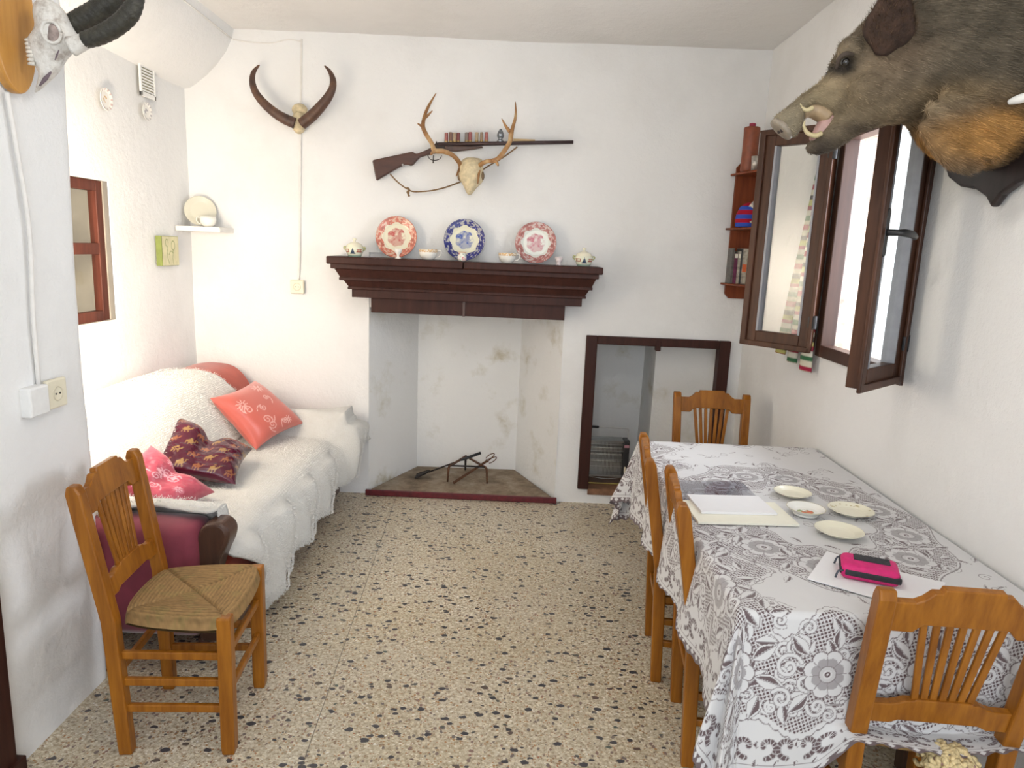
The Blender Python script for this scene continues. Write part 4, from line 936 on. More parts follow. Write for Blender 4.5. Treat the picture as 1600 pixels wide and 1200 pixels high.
def jar(px, label):
    p = at(px, 390, 4.20); t = thing('sugar_bowl', label, 'lidded bowl', (p.x, p.y, MT), 0, 'lidded bowls with sailboats')
    P = revolve([(0, 0), (0.034, 0), (0.040, 0.006), (0.050, 0.030), (0.052, 0.045), (0.047, 0.058), (0.044, 0.058), (0.046, 0.045), (0.03, 0.01), (0, 0.008)], 120, 8)
    x, z = P[..., 0], P[..., 2]; an = np.arctan2(P[..., 1], P[..., 0])+pi/2; c = np.ones(P.shape)*np.array([0.76, 0.76, 0.60]); fr = (np.arange(P.shape[1]) < 45)[None]*np.ones((P.shape[0], 1), bool)
    c[fr & (z < 0.012)] = (0.45, 0.58, 0.48)
    a_ = np.abs(((an+0.6) % 1.2)-0.6); boat = fr & (np.abs(an) < 0.30) & (z > 0.022) & (z < 0.050) & (np.abs(an) < (0.050-z)*9); c[boat] = (0.05, 0.08, 0.13); c[boat & (np.abs(an+0.03) < 0.02)] = (0.7, 0.7, 0.6)
    c[fr & (np.abs(an) < 0.34) & (z > 0.018) & (z < 0.022)] = (0.05, 0.08, 0.13)
    side = fr & (np.abs(np.abs(an)-0.85) < 0.38) & (z > 0.026) & (z < 0.044); hz = (np.abs(z-0.0275) < 0.0025) | (np.abs(z-0.0425) < 0.0025) | (np.sin(an*34) > 0.3)
    c[side & hz] = (0.38, 0.10, 0.06)
    obj('bowl', gridmesh('bowl', P, c, close_u=True), M_paint, t)
    bm = BM(); add_lathe(bm, [(0.047, 0.056), (0.050, 0.060), (0.040, 0.072), (0.018, 0.083), (0.007, 0.086), (0.007, 0.092), (0.012, 0.099), (0.009, 0.106), (0, 0.107)], 32); obj('lid', bm, M_creamc, t, smooth=True)
    for s in (-1, 1):
        bm = BM(); add_tube(bm, [(s*0.046, 0, 0.052), (s*0.060, 0, 0.056), (s*0.062, 0, 0.046), (s*0.050, 0, 0.036)], 0.0045, 8, 3); obj('handle', bm, simple('olive_glaze', (0.42, 0.42, 0.20), 0.3), t, smooth=True)
jar(554, 'cream lidded bowl with blue sailboat at the left end of the mantel'); jar(913, 'cream lidded bowl with blue sailboat at the right end of the mantel')
def cup(px, r, h, label, hand, name='teacup', mat=M_porc, loc=None, group='white cups on the mantel', rim=True):
    p = loc or at(px, 390, 4.19); t = thing(name, label, 'cup', (p[0], p[1], loc[2] if loc else MT), 0, group)
    bm = BM(); add_lathe(bm, [(0, 0), (r*0.55, 0), (r*0.60, 0.004), (r*0.86, h*0.25), (r*0.97, h*0.6), (r, h), (r*0.95, h), (r*0.92, h*0.6), (r*0.8, h*0.3), (r*0.4, h*0.12), (0, h*0.1)], 36); obj('bowl', bm, mat, t, smooth=True)
    if rim:
        bm = BM(); add_lathe(bm, [(r*0.995, h*0.72), (r*1.012, h*0.74), (r*1.014, h*0.98), (r*0.975, h*1.005), (r*0.97, h*0.98)], 36); obj('gilded_rim', bm, M_giltband, t, smooth=True)
    s = hand; bm = BM(); add_tube(bm, [(s*r*0.93, 0, h*0.85), (s*(r+0.018), 0, h*0.9), (s*(r+0.022), 0, h*0.6), (s*(r+0.008), 0, h*0.3), (s*r*0.8, 0, h*0.28)], 0.0035, 8, 4); obj('handle', bm, mat, t, smooth=True); return t
m, nt, b = newmat('gilded_band'); wv = nd(nt, 'ShaderNodeTexNoise'); wv.inputs['Scale'].default_value = 130; nt.links.new(coords(nt), wv.inputs['Vector'])
nt.links.new(ramp(nt, wv.outputs['Fac'], [(0.45, (0.78, 0.72, 0.60)), (0.55, (0.62, 0.38, 0.16))]), b.inputs['Base Color']); b.inputs['Roughness'].default_value = 0.25; M_giltband = m
cup(669, 0.054, 0.060, 'white gilt-rimmed teacup between the red and blue plates', 1)
cup(793, 0.052, 0.058, 'white gilt-rimmed teacup between the blue and faded pink plates', 1)
p = at(622, 400, 4.155); bm = BM(); add_lathe(bm, [(0, 0), (0.018, 0), (0.017, 0.004), (0.007, 0.012), (0.008, 0.022), (0.020, 0.036), (0.023, 0.056), (0.021, 0.056), (0.016, 0.036), (0, 0.028)], 30)
o = obj('egg_cup', bm, M_porc, smooth=True); o.location = (p.x, p.y, MT); tag(o, 'small white egg cup in front of the red plate', 'egg cup')
t = thing('patterned_pot', 'small round pot with red and green dabs before the blue plate', 'pot', (at(722, 400, 4.155).x, 4.155, MT))
bm = BM(); add_lathe(bm, [(0, 0), (0.020, 0), (0.026, 0.010), (0.026, 0.030), (0.020, 0.040), (0.022, 0.050), (0.019, 0.050), (0.017, 0.040), (0, 0.034)], 30)
m, nt, b = newmat('dabbed_glaze'); nt.links.new(ramp(nt, noise(nt, coords(nt), 45, 2), [(0.35, (0.20, 0.30, 0.18)), (0.43, (0.75, 0.74, 0.66)), (0.56, (0.78, 0.75, 0.7)), (0.66, (0.55, 0.12, 0.10))]), b.inputs['Base Color']); b.inputs['Roughness'].default_value = 0.15
obj('body', bm, m, t, smooth=True); bm = BM(); add_lathe(bm, [(0.0205, 0.049), (0.0235, 0.051), (0.0205, 0.053)], 24); obj('rim', bm, M_gold, t, smooth=True)
p = at(873, 405, 4.16); bm = BM(); add_lathe(bm, [(0, 0), (0.016, 0), (0.017, 0.004), (0.009, 0.010), (0.019, 0.022), (0.023, 0.048), (0.0215, 0.048), (0.017, 0.024), (0, 0.016)], 28)
o = obj('small_glass', bm, simple('milky_pink_glass', (0.68, 0.60, 0.60), 0.12), smooth=True); o.location = (p.x, p.y, MT); tag(o, 'tiny pinkish stemmed glass right of the faded pink plate', 'glass')

# ------------------------------------------------------------ rifle, cartridges, deer skull
GY = 4.325
def G(x, y, Y=GY): return at(560+x/4.444, 120+y/4.444, Y)      # point on the gun's hanging plane
def flat(pts, t, Y=GY, f=G):
    bm = BM(); q = [f(*p, Y) for p in pts]; a = [bm.verts.new((p.x, Y-t/2, p.z)) for p in q]; b = [bm.verts.new((p.x, Y+t/2, p.z)) for p in q]
    bm.faces.new(a); bm.faces.new(b[::-1]); n = len(a)
    for i in range(n): bm.faces.new((a[i], b[i], b[(i+1) % n], a[(i+1) % n]))
    return bm
g0 = G(800, 500); rf = thing('rifle', 'old brown wooden shotgun hung on the wall behind the deer antlers', 'gun', (g0.x, GY, g0.z))
bm = flat([(98, 580), (250, 548), (378, 520), (402, 538), (460, 515), (512, 490), (535, 500), (520, 535), (470, 548), (430, 560), (400, 590), (382, 612), (365, 620), (345, 612), (318, 612), (240, 655), (126, 724)], 0.036)
obj('stock', rel(bm, rf), wood('dark_gunstock', (0.045, 0.018, 0.014), (0.095, 0.04, 0.026), 0.35, stretch=(2, 10, 12)), rf, bevel=0.010, seg=3)
bm = flat([(505, 488), (540, 460), (590, 462), (665, 478), (668, 512), (600, 520), (520, 536)], 0.030); obj('receiver', rel(bm, rf), M_iron, rf, bevel=0.005)
bm = flat([(600, 482), (860, 484), (866, 494), (800, 506), (680, 520), (610, 516)], 0.034); obj('fore_end', rel(bm, rf), M_walnut, rf, bevel=0.008)
for dy in (-0.009, 0.009):
    bm = BM(); a = G(555, 470); b_ = G(1492, 454); a.y += dy; b_.y += dy; add_tube(bm, [a, b_], [0.0115, 0.0095], 12); obj('barrel', rel(bm, rf), simple('browned_barrel', (0.07, 0.045, 0.045), 0.35, 0.5), rf, smooth=True)
bm = BM(); add_tube(bm, [G(480, 540), G(495, 570), (G(530, 580)), G(565, 570), G(578, 545)], 0.0022, 8, 4); obj('trigger_guard', rel(bm, rf), M_iron, rf, smooth=True)
bm = BM(); add_tube(bm, [G(522, 545), G(520, 575), G(519, 600)], [0.003, 0.003, 0.004], 8, 2); obj('trigger', rel(bm, rf), M_iron, rf, smooth=True)
bm = BM(); add_tube(bm, [G(552, 478), G(545, 462), G(540, 448)], [0.005, 0.004, 0.003], 8, 2); obj('hammer', rel(bm, rf), M_iron, rf, smooth=True)
bm = BM(); add_tube(bm, [G(220, 675), G(262, 720), G(305, 757), G(345, 782), G(380, 797), G(440, 797), G(510, 790), G(590, 772), G(650, 752), G(720, 725), G(800, 690), G(870, 640), G(935, 600), G(1005, 560), G(1060, 520), G(1103, 487)], 0.0042, 8, 4)
sl0 = obj('rope_sling', rel(bm, rf), M_rope, rf, smooth=True)
bm = BM()
for a in range(3): add_tube(bm, [G(335+a*4, 770), G(352, 778+a*6), G(350-a*6, 800), G(346+a*5, 830)], 0.0045, 6, 3)
obj('knot', rel(bm, rf), M_rope, sl0, smooth=True)
for q in ((312, 614), (1103, 484)):
    bm = BM(); c = G(*q); bmesh.ops.create_uvsphere(bm, u_segments=12, v_segments=8, radius=0.006, matrix=Matrix.Translation((c.x, GY-0.022, c.z))); add_tube(bm, [(c.x, GY-0.02, c.z), (c.x, BY, c.z)], 0.002, 6)
    o = obj('wall_hook', bm, M_steel, smooth=True); tag(o, 'small shiny nail under the %s of the old shotgun' % ('stock' if q[0] < 500 else 'barrel'), 'nail')
cols = [((0.42, 0.07, 0.05), 'red'), ((0.25, 0.10, 0.05), 'brown'), ((0.42, 0.27, 0.13), 'tan'), ((0.28, 0.03, 0.03), 'dark red'), ((0.24, 0.17, 0.13), 'grey brown'), ((0.40, 0.05, 0.05), 'bright red'), ((0.48, 0.32, 0.14), 'pale tan'), ((0.36, 0.22, 0.10), 'light brown'), ((0.46, 0.08, 0.06), 'orange red')]
posn = ['first from the left', 'second from the left', 'third from the left', 'fourth from the left', 'fifth from the left', 'sixth from the left', 'seventh from the left', 'eighth from the left', 'last on the right']
for (x, (cc_, nm), pn, w_, h_) in zip([610, 640, 668, 693, 751, 776, 821, 854, 888], cols, posn, [1, 1.0, 1.05, .95, 1, 1, .95, .85, .95], [1, 1.05, 1, .98, 1, 1.03, 1, 1, 1]):
    c = G(x, 462-0.017*(x-600)); t = thing('shotgun_cartridge', '%s shotgun cartridge standing on the barrel, %s' % (nm, pn), 'cartridge', (c.x, GY, c.z+0.0005), 0, 'cartridges in a row on the gun barrel')
    bm = BM(); add_lathe(bm, [(0, 0.010), (0.0105*w_, 0.010), (0.0105*w_, 0.056*h_), (0.009*w_, 0.058*h_), (0, 0.057*h_)], 16); obj('case', bm, simple('cartridge_'+nm, tuple(0.6*v+0.4*sum(cc_)/3 for v in cc_), 0.6, var=0.15, vs=90), t, smooth=False)
    bm = BM(); add_lathe(bm, [(0, 0), (0.0118*w_, 0), (0.0118*w_, 0.003), (0.0108*w_, 0.004), (0.0108*w_, 0.013), (0, 0.013)], 16); obj('base', bm, simple('old_brass', (0.35, 0.24, 0.10), 0.4, 0.7), t)
c = G(985, 452); bm = BM(); add_lathe(bm, [(0, 0), (0.019, 0), (0.020, 0.006), (0.012, 0.014), (0.013, 0.020), (0.020, 0.030), (0.021, 0.042), (0.014, 0.058), (0.006, 0.072), (0, 0.074)], 10, Matrix.Translation((c.x, GY, c.z)))
tag(obj('glass_figurine', bm, simple('dark_cut_glass', (0.14, 0.15, 0.16), 0.12, var=0.6, vs=120, spec=0.8)), 'small grey cut glass figurine on the gun barrel beside the right antler', 'figurine')
c = G(1076, 448); d = G(1226, 448); bm = BM(); add_box(bm, (c.x, GY-0.01, c.z-0.002), (d.x, GY+0.012, c.z+0.014)); tag(obj('cardboard_strip', bm, simple('tan_card', (0.50, 0.36, 0.19), 0.8)), 'narrow tan box lying on the shotgun barrel', 'box')
SK = 4.24
def D(x, y, dy=0.0): return at(560+x/4.444, 120+y/4.444, SK+dy)
d0 = D(780, 700); ds = thing('deer_skull', 'yellowed deer skull with branching antlers hung over the shotgun', 'deer skull', (d0.x, BY, d0.z))
bm = BM(); rings = []
for (yy, xc, hw, dep, off) in ((556, 790, 45, 0.030, 0.03), (575, 790, 72, 0.055, 0.02), (610, 780, 80, 0.068, 0.01), (650, 776, 84, 0.070, 0.0), (690, 778, 88, 0.066, -0.002), (720, 782, 80, 0.058, -0.006), (745, 782, 62, 0.048, -0.01), (770, 776, 42, 0.038, -0.012), (800, 773, 26, 0.028, -0.012), (822, 772, 12, 0.016, -0.01)):
    c = D(xc, yy); k = hw/4.444*SK/1099; rings.append([Vector((c.x+k*cos(a)*(1+0.06*cos(3*a)), SK+off+dep*sin(a)*(0.9 if sin(a) < 0 else 0.9), c.z)) for a in np.linspace(0, 2*pi, 25)[:-1]])
add_rings(bm, rings); o = obj('skull', rel(bm, ds), M_bone, ds, smooth=True); md = o.modifiers.new('s', 'SUBSURF'); md.levels = 1; md.render_levels = 2
for sx in (705, 858):
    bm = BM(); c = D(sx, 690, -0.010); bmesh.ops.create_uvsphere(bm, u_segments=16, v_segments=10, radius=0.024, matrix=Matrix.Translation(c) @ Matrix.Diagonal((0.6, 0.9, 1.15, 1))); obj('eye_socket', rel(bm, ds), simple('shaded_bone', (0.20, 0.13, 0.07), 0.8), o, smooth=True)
M_antl, nt, b = newmat('antler'); v = coords(nt); nt.links.new(ramp(nt, noise(nt, v, 9, 4), [(0.35, (0.22, 0.095, 0.03)), (0.55, (0.40, 0.21, 0.08)), (0.72, (0.62, 0.47, 0.26))]), b.inputs['Base Color']); b.inputs['Roughness'].default_value = 0.45; bump(nt, b, noise(nt, v, 90), 0.4, 0.004)
def antler(paths):
    bm = BM()
    for pts, rad in paths: add_tube(bm, [D(*p) for p in pts], rad, 12, 5)
    obj('antler', rel(bm, ds), M_antl, ds, smooth=True)
antler([([(712, 632, 0.0), (700, 595, -0.03), (655, 545, -0.07), (590, 518, -0.10), (530, 512, -0.10), (508, 460, -0.08), (468, 395, -0.06), (448, 340, -0.05), (462, 265, -0.03), (492, 195, -0.01), (540, 113, 0.02)], [0.014, 0.013, 0.0125, 0.014, 0.0145, 0.012, 0.0125, 0.012, 0.0095, 0.008, 0.002]),
        ([(462, 285, -0.03), (485, 265, -0.03), (514, 235, -0.02)], [0.009, 0.007, 0.002]), ([(448, 345, -0.05), (432, 338, -0.06), (411, 325, -0.07)], [0.009, 0.007, 0.003]),
        ([(535, 515, -0.10), (512, 528, -0.13), (505, 540, -0.15)], [0.012, 0.009, 0.005]), ([(712, 625, -0.01), (695, 655, -0.04), (679, 690, -0.06)], [0.012, 0.007, 0.003])])
antler([([(830, 640, 0.0), (848, 610, -0.03), (890, 588, -0.07), (935, 582, -0.10), (975, 565, -0.10), (1020, 505, -0.08), (1052, 450, -0.06), (1060, 400, -0.05), (1072, 350, -0.04), (1092, 270, -0.02), (1090, 174, 0.02)], [0.014, 0.013, 0.012, 0.012, 0.014, 0.013, 0.013, 0.014, 0.010, 0.008, 0.002]),
        ([(1052, 380, -0.05), (1025, 345, -0.05), (995, 290, -0.04)], [0.012, 0.008, 0.002]), ([(935, 578, -0.10), (958, 592, -0.13), (970, 615, -0.15)], [0.011, 0.009, 0.006]), ([(838, 640, -0.02), (835, 690, -0.05), (829, 742, -0.07)], [0.011, 0.007, 0.003])])
for sx in (716, 829):
    bm = BM(); c = D(sx, 632, -0.01); bmesh.ops.create_uvsphere(bm, u_segments=14, v_segments=8, radius=0.018, matrix=Matrix.Translation(c) @ Matrix.Diagonal((1, 0.8, 0.9, 1))); obj('antler_burr', rel(bm, ds), simple('dark_burr', (0.17, 0.075, 0.035), 0.7, var=0.4, vs=90, bmp=0.8), ds, smooth=True)

# ------------------------------------------------------------ pair of curved horns on the back wall
def H(x, y, Y=4.30): return at(360+x/6.667, 60+y/6.667, Y)
h0 = H(710, 870); hn = thing('horn_trophy', 'pair of dark brown curved horns on a bone plate, alone on the wall', 'horn trophy', (h0.x, BY, h0.z))
M_horn, nt, b = newmat('brown_horn'); v = coords(nt); nt.links.new(ramp(nt, noise(nt, v, 14, 5), [(0.3, (0.045, 0.022, 0.016)), (0.55, (0.10, 0.048, 0.028)), (0.8, (0.20, 0.11, 0.05))]), b.inputs['Base Color']); b.inputs['Roughness'].default_value = 0.45; bump(nt, b, noise(nt, v, 120), 0.5, 0.003)
k = 4.27/1099/6.667
for pts, rad in (([(672, 885), (560, 835), (450, 765), (340, 665), (262, 560), (228, 450), (243, 350), (302, 276)], [54, 52, 47, 42, 36, 30, 22, 6]), ([(745, 890), (850, 805), (945, 705), (1015, 615), (1062, 520), (1068, 430), (1035, 345), (982, 286)], [56, 55, 50, 44, 36, 30, 20, 6])):
    bm = BM(); add_tube(bm, [H(x, y, 4.27-0.03*sin(i/7*pi)) for i, (x, y) in enumerate(pts)], [r*k for r in rad], 14, 8, ridge=lambda i: 0.02*sin(i*2.2)); obj('horn', rel(bm, hn), M_horn, hn, smooth=True)
bm = BM(); c = H(712, 880, 4.315); bmesh.ops.create_uvsphere(bm, u_segments=20, v_segments=14, radius=1, matrix=Matrix.Translation(c) @ Matrix.Diagonal((0.042, 0.05, 0.062, 1)))
c = H(722, 745, 4.335); bmesh.ops.create_uvsphere(bm, u_segments=20, v_segments=14, radius=1, matrix=Matrix.Translation(c) @ Matrix.Diagonal((0.046, 0.03, 0.036, 1))); obj('bone_plate', rel(bm, hn), M_bone, hn, smooth=True)

# ------------------------------------------------------------ horned skull on a wooden plaque, left pier
QY = 2.075
def Q(x, y, Y=QY): return at(x, y, Y)
q0 = Vector((PX, 2.06, 2.16)); gs = thing('horned_skull', 'pale horned animal skull mounted on an orange wooden plaque, top left', 'skull trophy', q0)
pts = [(0.088*cos(a)*(1 if sin(a) < 0 else 1), (0.20 if sin(a) < 0 else 0.22)*(abs(sin(a))**0.85)*(1 if sin(a) > 0 else -1)) for a in np.linspace(0, 2*pi, 41)[:-1]]
bm = BM(); add_prism(bm, [(x, y) for x, y in pts], 0.0, 0.030, Matrix(((0, 0, 1, 0.002), (1, 0, 0, 0.0), (0, 1, 0, 0.012), (0, 0, 0, 1)))); obj('plaque', bm, wood('honey_pine', (0.42, 0.19, 0.035), (0.62, 0.32, 0.075), 0.35, stretch=(9, 9, 1.2)), gs, bevel=0.008, seg=3)
secs = [((57, 144), (53, 146), .005), ((72, 130), (58, 136), .013), ((84, 119), (61, 124), .018), ((92, 110), (63, 112), .023), ((99, 98), (52, 100), .030), ((106, 88), (45, 90), .034), ((113, 80), (42, 76), .040), ((122, 72), (43, 64), .047), ((126, 64), (52, 56), .052), ((118, 52), (60, 44), .050), ((108, 38), (58, 34), .048), ((103, 24), (56, 24), .046), ((96, 12), (56, 13), .042), ((86, 3), (60, 4), .032), ((76, -1), (68, 0), .012)]
rings = []
for f_, b_, hw in secs:
    F, Bk = Q(*f_), Q(*b_); c = (F+Bk)/2; ax = (F-Bk)/2
    rings.append([c+ax*cos(a)+Vector((0, hw*sin(a), 0)) for a in np.linspace(0, 2*pi, 21)[:-1]])
bm = BM(); add_rings(bm, rings)
M_sk, nt, b = newmat('weathered_skull'); v = coords(nt); nt.links.new(ramp(nt, noise(nt, v, 30, 6, 0.7), [(0.3, (0.36, 0.31, 0.27)), (0.5, (0.66, 0.64, 0.60)), (0.7, (0.74, 0.73, 0.70))]), b.inputs['Base Color']); b.inputs['Roughness'].default_value = 0.55; bump(nt, b, noise(nt, v, 70, 5), 0.7, 0.006)
sk = obj('skull', rel(bm, gs), M_sk, gs, smooth=True); md = sk.modifiers.new('s', 'SUBSURF'); md.levels = 1; md.render_levels = 2
c = Q(80, 50, QY-0.046); bm = BM()
ringp = [c+Vector((0.0235*cos(a), 0.004*cos(a)-0.004*sin(a), 0.0265*sin(a))) for a in np.linspace(0, 2*pi, 25)]; add_tube(bm, ringp, 0.0045, 8); obj('eye_rim', rel(bm, gs), M_sk, sk, smooth=True)
bm = BM(); bmesh.ops.create_uvsphere(bm, u_segments=20, v_segments=12, radius=1, matrix=Matrix.Translation(c+Vector((0, 0.004, 0))) @ Matrix.Diagonal((0.021, 0.008, 0.024, 1))); obj('eye_socket', rel(bm, gs), simple('socket_shade', (0.30, 0.24, 0.22), 0.8, var=0.5, vs=40), sk, smooth=True)  # solid dark disc, its colour stands in for shade inside the eye hollow
bm = BM(); a, b2 = Q(92, 78, QY-0.047), Q(86, 94, QY-0.036); add_tube(bm, [a, (a+b2)/2, b2], [0.001, 0.0025, 0.001], 6, 2); obj('bone_slit', rel(bm, gs), simple('slit_shadow', (0.16, 0.12, 0.14), 0.9), sk, smooth=True)
bm = BM(); a, b2 = Q(80, 112, QY-0.022), Q(62, 134, QY-0.014); add_tube(bm, [a, (a+b2)/2, b2], [0.002, 0.006, 0.002], 8, 3); obj('nasal_opening', rel(bm, gs), simple('hollow_shade', (0.16, 0.12, 0.14), 0.9), sk, smooth=True)  # solid tube coloured dark as the shade within the nose opening
bm = BM()
for k in range(7):
    a = Q(42+k*0.9, 62+k*6.2, QY-0.028); add_tube(bm, [a+Vector((0.012, 0, 0)), a, a+Vector((-0.006, 0, -0.001))], [0.0055, 0.005, 0.0035], 6)
obj('teeth', rel(bm, gs), M_bonew, sk, smooth=True)
M_dh = simple('black_ridged_horn', (0.028, 0.026, 0.018), 0.5, var=0.5, vs=50, bmp=0.8)
for pts, rad in (([(108, 42), (128, 32), (152, 18), (172, 2), (186, -18), (194, -45)], [.029, .031, .031, .029, .026, .02]), ([(132, 63), (154, 56), (180, 42), (202, 22), (212, -2), (214, -34)], [.021, .024, .025, .025, .022, .017])):
    Yh = QY+0.045 if pts[0][0] == 108 else QY-0.03
    bm = BM(); add_tube(bm, [Q(x, y, Yh) for x, y in pts], rad, 18, 10, ridge=lambda i: 0.035*sin(i*1.9)); obj('horn', rel(bm, gs), M_dh, gs, smooth=True)
bm = BM(); add_tube(bm, [Q(112, 72, QY-0.03), Q(124, 68, QY-0.03), Q(134, 63, QY-0.03)], [0.026, 0.022, 0.020], 14, 3); obj('horn_core', rel(bm, gs), M_sk, sk, smooth=True)
bm = BM(); add_tube(bm, [Q(96, 46, QY+0.045), Q(110, 41, QY+0.045)], [0.026, 0.026], 14); obj('horn_core', rel(bm, gs), M_sk, sk, smooth=True)

# ------------------------------------------------------------ boar head on the right wall
BYD = 2.13
bh = thing('boar_head', 'grey brown stuffed boar head with open mouth on a dark plaque, top right', 'boar head', (RX, BYD, 2.1))
def Bp(x, y, dy=0.0): return at(x, y, BYD+dy)
def loft_px(secs, n=28, e=2.3):
    rings = []
    for top, bot, hw in secs:
        T_, B_ = Bp(*top), Bp(*bot); c = (T_+B_)/2; ax = (T_-B_)/2; r = []
        for a in np.linspace(0, 2*pi, n+1)[:-1]:
            ca_, sa_ = cos(a), sin(a); q = (abs(ca_)**e+abs(sa_)**e)**(-1/e)
            r.append(c+ax*ca_*q+Vector((0, hw*sa_*q, 0)))
        rings.append(r)
    bm = BM(); add_rings(bm, rings); return bm
secs = [((1208, 184), (1234, 216), .027), ((1213, 179), (1240, 216), .035), ((1226, 170), (1250, 204), .036), ((1240, 159), (1256, 176), .033), ((1252, 148), (1266, 166), .034), ((1274, 133), (1282, 172), .038), ((1295, 114), (1302, 190), .052),
        ((1306, 86), (1328, 210), .078), ((1330, 56), (1358, 201), .100), ((1359, 26), (1386, 193), .120), ((1388, -2), (1418, 189), .140), ((1425, -28), (1447, 198), .165), ((1466, -50), (1472, 240), .19), ((1512, -66), (1510, 266), .205), ((1560, -74), (1552, 262), .205), ((1592, -74), (1580, 250), .20)]
bodyb = loft_px(secs)
jaw = [((1258, 227), (1263, 240), .012), ((1268, 220), (1274, 242), .021), ((1280, 204), (1292, 240), .030), ((1294, 186), (1312, 229), .044), ((1318, 160), (1345, 207), .062), ((1345, 130), (1372, 196), .07)]
jb = loft_px(jaw); tmp = bpy.data.meshes.new('tmp'); jb.to_mesh(tmp); jb.free(); bodyb.from_mesh(tmp); bpy.data.meshes.remove(tmp)
# hanging folds of neck skin
for pts, rad in (([(1450, 165), (1485, 195), (1525, 222), (1560, 240)], [.015, .026, .032, .026]), ([(1440, 190), (1465, 220), (1495, 245), (1525, 258)], [.014, .028, .034, .026]), ([(1470, 145), (1520, 172), (1580, 212)], [.016, .034, .042])):
    add_tube(bodyb, [Bp(x, y, -0.165) for x, y in pts], rad, 14, 4)
# brow and cheek
for (x, y, dy, r) in ((1328, 78, -0.062, 0.034), (1350, 140, -0.060, 0.052), (1390, 75, -0.085, 0.05)):
    bmesh.ops.create_uvsphere(bodyb, u_segments=16, v_segments=12, radius=r, matrix=Matrix.Translation(Bp(x, y, dy)))
rel(bodyb, bh)
hd = obj('head', bodyb, simple('boar_hide_base', (0.10, 0.075, 0.05), 0.9), bh, smooth=True)
rm = hd.modifiers.new('remesh', 'REMESH'); rm.mode = 'VOXEL'; rm.voxel_size = 0.006; rm.use_smooth_shade = True
sm = hd.modifiers.new('smooth', 'SMOOTH'); sm.factor = 0.6; sm.iterations = 6
bpy.context.view_layer.update(); dg = bpy.context.evaluated_depsgraph_get(); me2 = bpy.data.meshes.new_from_object(hd.evaluated_get(dg)); hd.modifiers.clear(); hd.data = me2
for p in me2.polygons: p.use_smooth = True
def boarcol(P):                       # P in coordinates relative to the mount
    x = P[:, 0]+bh.location.x; z = P[:, 2]+bh.location.z; y = P[:, 1]
    def blob(px, py, r, sq=1.0):
        c = Bp(px, py, -0.10); return np.exp(-(((x-c.x)/r)**2+((z-c.z)/(r*sq))**2))
    n = fbm(x*30, z*30+y*20, 4); n2 = fbm(x*9+5, z*9+y*5, 7)
    c = np.ones((len(x), 3))*np.array([0.125, 0.100, 0.070]); c = c*(0.45+1.1*n2)[:, None]
    def mixc(c, w, col): w = np.clip(w, 0, 1)[:, None]; return c*(1-w)+np.array(col)*w
    c = mixc(c, blob(1510, 218, 0.13, 0.30)*0.9, (0.42, 0.22, 0.07)); c = mixc(c, blob(1300, 140, 0.10)*0.75, (0.34, 0.27, 0.16)); c = mixc(c, blob(1235, 180, 0.07)*0.8, (0.34, 0.29, 0.20)); c = mixc(c, blob(1370, 120, 0.10)*0.35, (0.34, 0.24, 0.15))
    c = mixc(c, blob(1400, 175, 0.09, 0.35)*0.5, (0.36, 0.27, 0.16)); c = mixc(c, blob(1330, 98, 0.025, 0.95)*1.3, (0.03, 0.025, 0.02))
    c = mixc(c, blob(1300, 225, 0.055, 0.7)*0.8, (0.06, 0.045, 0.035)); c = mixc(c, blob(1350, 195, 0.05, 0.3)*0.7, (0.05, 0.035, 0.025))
    c = mixc(c, (blob(1500, 230, 0.12, 0.45)+blob(1545, 205, 0.09, 0.6))*1.0, (0.40, 0.21, 0.065)); c = mixc(c, blob(1475, 150, 0.10, 0.3)*0.5, (0.38, 0.26, 0.13))
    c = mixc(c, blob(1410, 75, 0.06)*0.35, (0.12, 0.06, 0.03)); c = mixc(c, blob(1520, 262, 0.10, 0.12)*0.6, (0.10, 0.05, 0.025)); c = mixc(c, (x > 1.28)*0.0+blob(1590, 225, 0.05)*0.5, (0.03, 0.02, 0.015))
    c = mixc(c, blob(1500, 30, 0.16, 1.0)*0.45, (0.10, 0.085, 0.06))
    return np.clip(c*(0.5+1.0*n)[:, None], 0, 1)
V0 = np.empty(len(me2.vertices)*3, np.float32); me2.vertices.foreach_get('co', V0); V0 = V0.reshape(-1, 3).astype(float)
paint(me2, boarcol(V0)*0.75); me2.materials.clear(); me2.materials.append(painted('boar_hide', 0.8, 0.2))
npoly = len(me2.polygons); Cc = np.empty(npoly*3, np.float32); me2.polygons.foreach_get('center', Cc); Nn_ = np.empty(npoly*3, np.float32); me2.polygons.foreach_get('normal', Nn_); Ar = np.empty(npoly, np.float32); me2.polygons.foreach_get('area', Ar)
Cc = Cc.reshape(-1, 3).astype(float); Nn_ = Nn_.reshape(-1, 3).astype(float)
pk = rng.choice(npoly, 80000, p=Ar/Ar.sum()); Pf = Cc[pk]+rng.normal(0, 0.002, (80000, 3)); Nf = Nn_[pk]
flow = np.stack([np.ones(80000)*1.5, np.zeros(80000), -0.45+0*Pf[:, 0]], -1); flow -= Nf*(flow*Nf).sum(1)[:, None]
lenf = np.interp(Pf[:, 0]+RX, [0.70, 0.82, 0.95, 1.1, 1.35], [0.007, 0.010, 0.014, 0.022, 0.026])
hr = fibres('bristles', Pf-Nf*0.001, Nf*0.35, lenf[:, None], 0.0007, lambda P: boarcol(P)*(rng.uniform(0.75, 1.5, len(P))[:, None]), painted('boar_fur', 0.6, 0.3), bh, droop=0, flow=flow, jit=0.18); hr['kind'] = 'stuff'
